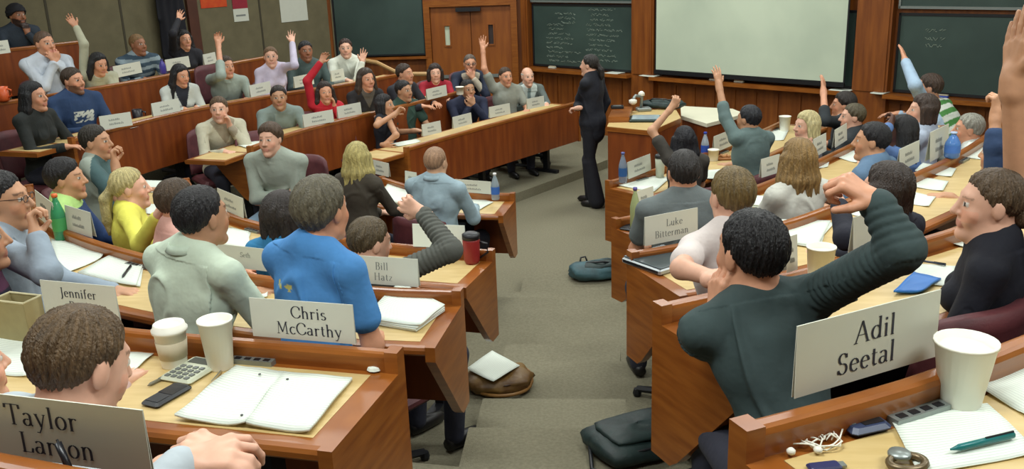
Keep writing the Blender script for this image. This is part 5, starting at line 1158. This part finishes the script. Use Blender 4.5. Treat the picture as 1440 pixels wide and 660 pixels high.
t, w, h = flat('calculator', 'pale grey calculator with a dark display beside the tall cup', 'calculator', ((262, 505), (305, 512), (280, 545), (236, 537)), Z1, .014, mat('pale_grey_plastic', (196, 200, 176), .5, noise=.05))
MB().box((.0, h * .3, .0148), (w * .75, h * .22, .001)).build('display', mat('lcd', (86, 92, 84), .3, noise=.05), t)
mb = MB(); 
for i in range(4):
    for j in range(4): mb.rbox((-w * .3 + i * w * .2, -h * .4 + j * h * .14, .0155), (w * .13, h * .09, .004), .001)
mb.build('keypad', mat('key_grey', (110, 114, 110), .5, noise=.1), t)
def pen(label, a, b, z, col, r=.005, z2=None):
    A = at(*a, z) + UP * r; B = at(*b, z2 or z) + UP * r; c = (A + B) / 2; t = thing('pen', label, 'pen', c); A = A - c; B = B - c
    MB().tube([A, A + (B - A) * .12, A + (B - A) * .14, B], [r * .25, r * .8, r, r], 8).build('barrel', mat('pen_%d_%d_%d' % col, col, .35, noise=.1), t, True)
    MB().tube([A + (B - A) * .55 + UP * r, B + UP * r], r * .35, 5).build('clip', M_BLACKP if col[0] < 100 else M_ALU, t); return t
pen('beige pencil between the calculator and the notebook', (281, 560), (311, 525), Z1, (206, 180, 130), .004)
pen('metallic clip pen left of the calculator', (208, 545), (236, 531), Z1, (120, 116, 96), .005)
pen('black pen on the open booklet left of the pale green shirt', (172, 392), (184, 376), Z2 + .012, (30, 30, 34), .006)
pen('black marker leaning on the name card at the lower left corner', (100, 668), (82, 628), 2.03, (24, 24, 30), .006, 2.07)
pen('dark teal pen on the paper at the lower right', (1336, 637), (1424, 616), Z0 + .008, (20, 112, 112), .006)
pen('thin pen beside the blue folder', (1293, 368), (1330, 374), Z1 + .006, (50, 56, 70), .004)
p = at(527, 521, Z1); o = MB().lathe([(.012, 0), (.022, .004), (.018, .012), (.006, .016)], n=9).build('crumpled_tissue', M_PAPER, None, False); o.location = p; tag(o, 'crumpled bit of white tissue at the desk corner above the notebook', 'tissue')
# beige bag on row 1 rail, left edge
p = at(34, 474, Z1); t = thing('paper_bag', 'open beige paper bag at the left edge, left of the nearest brown head', 'bag', p, -.25)
mb = MB(); W_, D_, H_ = .125, .07, .13
for (x, y, sx_, sy_) in ((0, -D_ / 2, W_, .003), (0, D_ / 2, W_, .003), (-W_ / 2, 0, .003, D_), (W_ / 2, 0, .003, D_)): mb.box((x, y, H_ / 2), (sx_, sy_, H_))
mb.box((0, 0, .004), (W_, D_, .006)); mb.build('bag_body', mat('kraft', (164, 152, 108), .85, noise=.1, scale=30), t)
MB().tube([(-W_ / 2, -D_ / 2, H_), (W_ / 2, -D_ / 2, H_), (W_ / 2, D_ / 2, H_), (-W_ / 2, D_ / 2, H_)], .004, 6, True).build('folded_rim', mat('kraft_light', (206, 198, 160), .85, noise=.1), t)
# laptop
t, w, h = flat('laptop', 'closed silver and black laptop at the aisle end of its desk', 'laptop', ((922, 352), (972, 364), (945, 396), (886, 370)), Z2, .026, mat('laptop_silver', (176, 182, 184), .35, noise=.05, metal=.4), .006)
MB().rbox((0, 0, .030), (w * .96, h * .94, .006), .005).build('lid', mat('laptop_lid', (60, 74, 78), .3, noise=.15, scale=8), t); MB().box((0, -h * .5, .014), (w * .9, .004, .012)).build('port_row', M_BLACKP, t)
t, w, h = flat('mobile_phone', 'small dark phone at the base of the greenish bottle', 'phone', ((878, 316), (897, 319), (895, 327), (876, 324)), Z3, .014, M_BLACKP); MB().box((0, 0, .0146), (w * .8, h * .7, .001)).build('screen', M_BLACK, t)
# music player with earphones, watch, small device on row 0 right
t, w, h = flat('music_player', 'dark blue music player beside the white paper with the teal pen', 'music player', ((1194, 594), (1236, 587), (1244, 605), (1176, 622)), Z0, .016, mat('blue_case', (54, 66, 96), .35, noise=.1), .008)
MB().box((w * .12, 0, .0166), (w * .5, h * .6, .001)).build('screen', M_BLACKP, t); MB().lathe([(.010, 0), (.010, .002)], (-w * .32, 0, .0162), 14).build('control_ring', M_ALU, t)
rr = random.Random(3); c = at(1148, 622, Z0); pts = []
for i in range(90): a = i * .42; r_ = .022 + .020 * math.sin(i * .37) ; pts.append((1.15 * r_ * math.cos(a) + .012 * math.sin(i * .13), .9 * r_ * math.sin(a), .004 + .010 * abs(math.sin(i * .9))))
ex = at(1188, 598, Z0) - c; pts.append(tuple(ex + UP * .01))
t = thing('earphones', 'tangle of white earphones on the nearest right desk', 'earphones', c); MB().tube(pts, .0016, 5).build('cable', M_CUP, t, True)
for k, (px, py) in enumerate(((1112, 641), (1150, 639), (1144, 608))):
    e = at(px, py, Z0) - c; MB().lathe([(.003, -.006), (.0075, -.003), (.008, .002), (.004, .006)], (e[0], e[1], .008), 10).build('earbud', M_CUP, t, True)
p = at(1275, 660, Z0); t = thing('wristwatch', 'bronze-coloured wristwatch at the lower edge of the nearest right desk', 'watch', p, .3)
MB().tube([(.030 * math.cos(a), .022 * math.sin(a), .012) for a in np.linspace(0, 2 * math.pi, 21)[:-1]], .007, 6, True).build('strap', mat('bronze', (112, 96, 70), .35, noise=.15, metal=.5), t, True); MB().lathe([(.018, 0), (.019, .004), (.017, .008)], (0, .022, .012), 18).build('watch_case', M_ALU, t, True)
t, w, h = flat('usb_stick', 'small dark blue memory stick at the lower edge near the earphones', 'memory stick', ((1135, 656), (1180, 652), (1182, 662), (1138, 668)), Z0, .008, mat('navy_plastic', (40, 44, 90), .4, noise=.1), .003); MB().box((w * .55, 0, .004), (.012, h * .6, .004)).build('plug', M_ALU, t)
t, w, h = flat('camera', 'small dark camera on the rail beside the tent card, left of the bald head', 'camera', ((588, 255), (604, 257), (603, 263), (587, 261)), .97, .07, M_BLACKP); MB().lathe([(.02, 0), (.02, .02)], (0, -h * .5, .035), 12, rot=Matrix.Rotation(math.pi / 2, 3, 'X')).build('lens', M_BLACK, t)

# ------------------------------------------------------------------ bags on the aisle floor
def bag_mesh(dims, z0, folds=8, amp=.01, n=24, m=10, sq=3.2):
    P = []; F = []; a, b, c = dims
    for j in range(m + 1):
        v = j / m; zz = math.sin((v - .5) * math.pi)
        for i in range(n):
            t_ = 2 * math.pi * i / n; rr_ = (abs(math.cos(t_)) ** sq + abs(math.sin(t_)) ** sq) ** (-1 / sq); k = (1 - abs(zz) ** 3) ** (1 / 3) if abs(zz) < 1 else 0
            w_ = 1 + amp / a * math.sin(folds * t_ + 3 * v) + amp / a * math.sin(5 * v * 3 + t_ * 3)
            P.append((a * rr_ * math.cos(t_) * max(k, .02) * w_, b * rr_ * math.sin(t_) * max(k, .02) * w_, z0 + c * (zz + 1) * (1 + .12 * math.sin(t_ * 2 + 1) * v)))
    for j in range(m):
        for i in range(n): q = (i + 1) % n; F.append((j * n + i, j * n + q, (j + 1) * n + q, (j + 1) * n + i))
    return P, F
M_BAGB = mat('black_nylon', (26, 40, 40), .55, rgb2=(38, 58, 56), scale=14, bump=.3, bscale=30); M_BAGT = mat('teal_nylon', (52, 72, 76), .6, rgb2=(64, 100, 108), scale=9, bump=.3, bscale=30)
M_LEATHER = mat('brown_leather', (128, 98, 46), .5, rgb2=(92, 62, 30), scale=10, bump=.3, bscale=30)
p = at(832, 395, .11); t = thing('backpack', 'dark teal backpack lying on the aisle floor beyond the right desks', 'backpack', (p[0] + .02, p[1] + .08, .11), math.radians(12))
P, F = bag_mesh((.21, .15, .07), 0, amp=.012); mesh_obj('bag_body', P, F, M_BAGT, t, True); P, F = bag_mesh((.15, .09, .035), .08, amp=.008); mesh_obj('front_pocket', [(x + .03, y - .02, z) for x, y, z in P], F, M_BAGB, t, True)
MB().tube([(-.16, .05, .10), (-.06, -.04, .15), (.06, -.07, .16), (.18, -.03, .12)], .009, 6).build('zip', M_BLACKP, t, True); MB().tube([(-.10, .09, .11), (-.09, .11, .15), (-.05, .11, .155), (-.04, .09, .12)], .008, 6).build('handle', M_BLACKP, t, True)
p = at(893, 592, .68); t = thing('briefcase_bag', 'black laptop bag with a long strap on the aisle floor by the near right desk', 'bag', (p[0] - .0, 3.72, .63), math.radians(28))
P, F = bag_mesh((.22, .17, .055), 0, amp=.005, sq=6); mesh_obj('bag_body', P, F, M_BAGB, t, True); P, F = bag_mesh((.17, .12, .02), .092, amp=.003, sq=6); mesh_obj('flap_pocket', P, F, M_BAGB, t, True)
MB().tube([(-.20, -.12, .075), (-.05, -.155, .085), (.10, -.155, .085), (.2, -.14, .07)], .006, 6).build('zip', M_BLACK, t, True)
MB().tube([(-.21, .05, .04), (-.27, -.08, .01), (-.2, -.22, .008), (-.02, -.28, .008), (.14, -.27, .008), (.23, -.15, .03)], .010, 6).build('shoulder_strap', M_BLACKP, t, True)
p = at(702, 545, .37); t = thing('satchel', 'brown leather satchel on the aisle floor under a white sheet', 'bag', (p[0] + .0, p[1] + .0, .37), math.radians(10))
P, F = bag_mesh((.19, .14, .055), 0, amp=.012); mesh_obj('bag_body', P, F, M_LEATHER, t, True); MB().tube([(.17 * math.cos(a) + .02, .15 * math.sin(a) - .02, .03 + .05 * max(math.sin(a + .6), 0)) for a in np.linspace(-2.9, .6, 14)], .010, 6).build('strap', mat('leather_strap', (146, 104, 52), .5, noise=.15), t, True)
MB().tube([(.15 * math.cos(a) + .0, .12 * math.sin(a) - .01, .07) for a in np.linspace(-2.6, .2, 10)], .007, 6).build('seam_piping', mat('dark_leather', (64, 40, 24), .5, noise=.1), t, True)
q = [at(*p_, .49) for p_ in ((692, 494), (731, 515), (694, 538), (656, 520))]; c = sum(q) / 4; o = sheet_obj('paper_sheet', [v_[:2] for v_ in q], .49, .003, M_PRINT, None, c, .004); o.location = c; tag(o, 'white printed sheet lying on the brown satchel', 'paper')
# hanging coat on the grey wall
s_, z_ = onleft(232, 30); p = LP(s_, 1.5, .16); t = thing('coat', 'long black coat hanging on the grey wall behind the raised hand', 'coat', p, math.atan2(LU[1], LU[0]))
Fc = Field((-.28, -.13, -.05), (.28, .13, 1.5), .012); Fc.cone((0, 0, 1.35), (0, 0, .9), .07, .14, .05); Fc.cone((-.05, 0, 1.0), (-.13, 0, .2), .10, .09, .08); Fc.cone((.05, 0, 1.0), (.12, 0, .1), .10, .09, .08); Fc.cone((-.12, 0, 1.2), (-.19, .02, .6), .055, .045, .04); Fc.cone((.12, 0, 1.2), (.17, .02, .6), .055, .045, .04)
P, Q = Fc.mesh(); P[:, 1] = P[:, 1] * .55 + .012 * np.sin(P[:, 0] * 60); mesh_obj('coat_body', P, Q, mat('black_wool', (22, 22, 30), .9, noise=.15, scale=10), t, True); MB().tube([(0, -.1, 1.42), (0, 0, 1.46), (0, 0, 1.40)], .01).build('hook', M_ALU, t)

# ------------------------------------------------------------------ lectern and side table
LZ = 1.02
L_ = [at(*p, LZ)[:2] for p in ((853, 178), (916, 184), (958, 166), (950, 152), (862, 158))]
o = sum(L_) / 5; t = thing('lectern', 'angular wooden lectern with a pale top carrying equipment', 'lectern', (o[0], o[1], 0)); loc = (-o[0], -o[1], 0)
ins = [o + (p - o) * .97 for p in L_]; MB().prism([tuple(p) for p in ins], 0, LZ - .05).build('body', M_FASCIA, t, loc=loc)
MB().prism([tuple(p) for p in L_], LZ - .05, LZ - .004).build('top_edge', M_RAIL, t, loc=loc); MB().prism([tuple(o + (p - o) * .985) for p in L_], LZ - .006, LZ).build('top', M_TOP, t, loc=loc)
mb = MB(); a, b = L_[0], L_[4]; n_ = (b - a) / np.linalg.norm(b - a); sh = [a + n_ * .22, a + n_ * .22 + np.array([.22, .0]), b + np.array([.22, 0]), b]; mb.prism([tuple(p) for p in sh], LZ, LZ + .06).build('raised_shelf', M_RAIL, t, loc=loc)
S_ = [at(*p, .92)[:2] for p in ((958, 163), (994, 174), (1048, 160), (1030, 153), (957, 149))]; o = sum(S_) / 5; t = thing('side_table', 'low side table with a bright white top right of the lectern', 'table', (o[0], o[1], 0)); loc = (-o[0], -o[1], 0)
MB().prism([tuple(o + (p - o) * .95) for p in S_], 0, .88).build('cabinet_body', M_FASCIA, t, loc=loc); MB().prism([tuple(p) for p in S_], .88, .92).build('top', mat('white_laminate', (236, 232, 206), .35, noise=.04, scale=6), t, loc=loc)
c = at(908, 169, LZ); t = thing('document_tray', 'dark-rimmed tray with a glossy pad on the lectern top', 'tray', c, -.1)
MB().rbox((0, 0, .015), (.34, .30, .03), .02).build('rim', mat('dark_green_plastic', (34, 52, 46), .4, noise=.1), t); MB().rbox((0, 0, .032), (.29, .25, .008), .004).build('pad', mat('pad_blue', (160, 182, 190), .2, noise=.15, scale=12), t)
c = at(905, 156, LZ) ; t = thing('document_camera', 'silver document camera with a bent arm on the lectern', 'camera', c, .2)
MB().rbox((0, 0, .02), (.16, .12, .04), .01).build('base', M_ALU, t); MB().tube([(-.03, 0, .04), (-.02, 0, .16), (-.10, -.03, .18), (-.14, -.06, .14)], .018, 8).build('arm', M_ALU, t, True); MB().lathe([(.02, 0), (.045, .02), (.045, .05), (.02, .06)], (-.14, -.07, .09), 14).build('camera_head', M_CUP, t, True)
MB().lathe([(.04, 0), (.035, .03), (.012, .05)], (-.02, .02, .17), 12).build('lamp_head', M_CUP, t, True)
c = at(933, 152, LZ); t = thing('bag', 'black shoulder bag lying open on the back of the lectern', 'bag', c, -.3); P, F = bag_mesh((.24, .12, .045), 0, amp=.012); mesh_obj('bag_body', P, F, M_BAGB, t, True); MB().tube([(-.2, 0, .06), (-.1, -.1, .12), (.05, -.12, .12), (.2, -.02, .05)], .008, 6).build('strap', M_BLACKP, t, True)
c = at(868, 160, LZ) + UP * .06; t = thing('remote_box', 'flat black control box on the raised shelf of the lectern', 'control box', c + np.array([0, 0, .0]), 0); MB().rbox((0, 0, .015), (.14, .1, .03), .006).build('case', M_BLACKP, t); MB().box((0, 0, .031), (.09, .05, .002)).build('buttons', M_ALU, t)
# snack on the front right desk
c = at(1020, 224, Z4); t = thing('snack_tray', 'small tray with snacks beside the small white cup', 'snack', c); MB().rbox((0, 0, .012), (.16, .11, .024), .01).build('tray', mat('tray_brown', (170, 112, 60), .6, noise=.2), t)
mb = MB()
for i in range(6): mb.lathe([(.012, 0), (.02, .012), (.01, .026)], (rnd.uniform(-.05, .05), rnd.uniform(-.03, .03), .02), 8)
mb.build('food', mat('food', (196, 140, 90), .6, noise=.3), t, True)
# small objects held
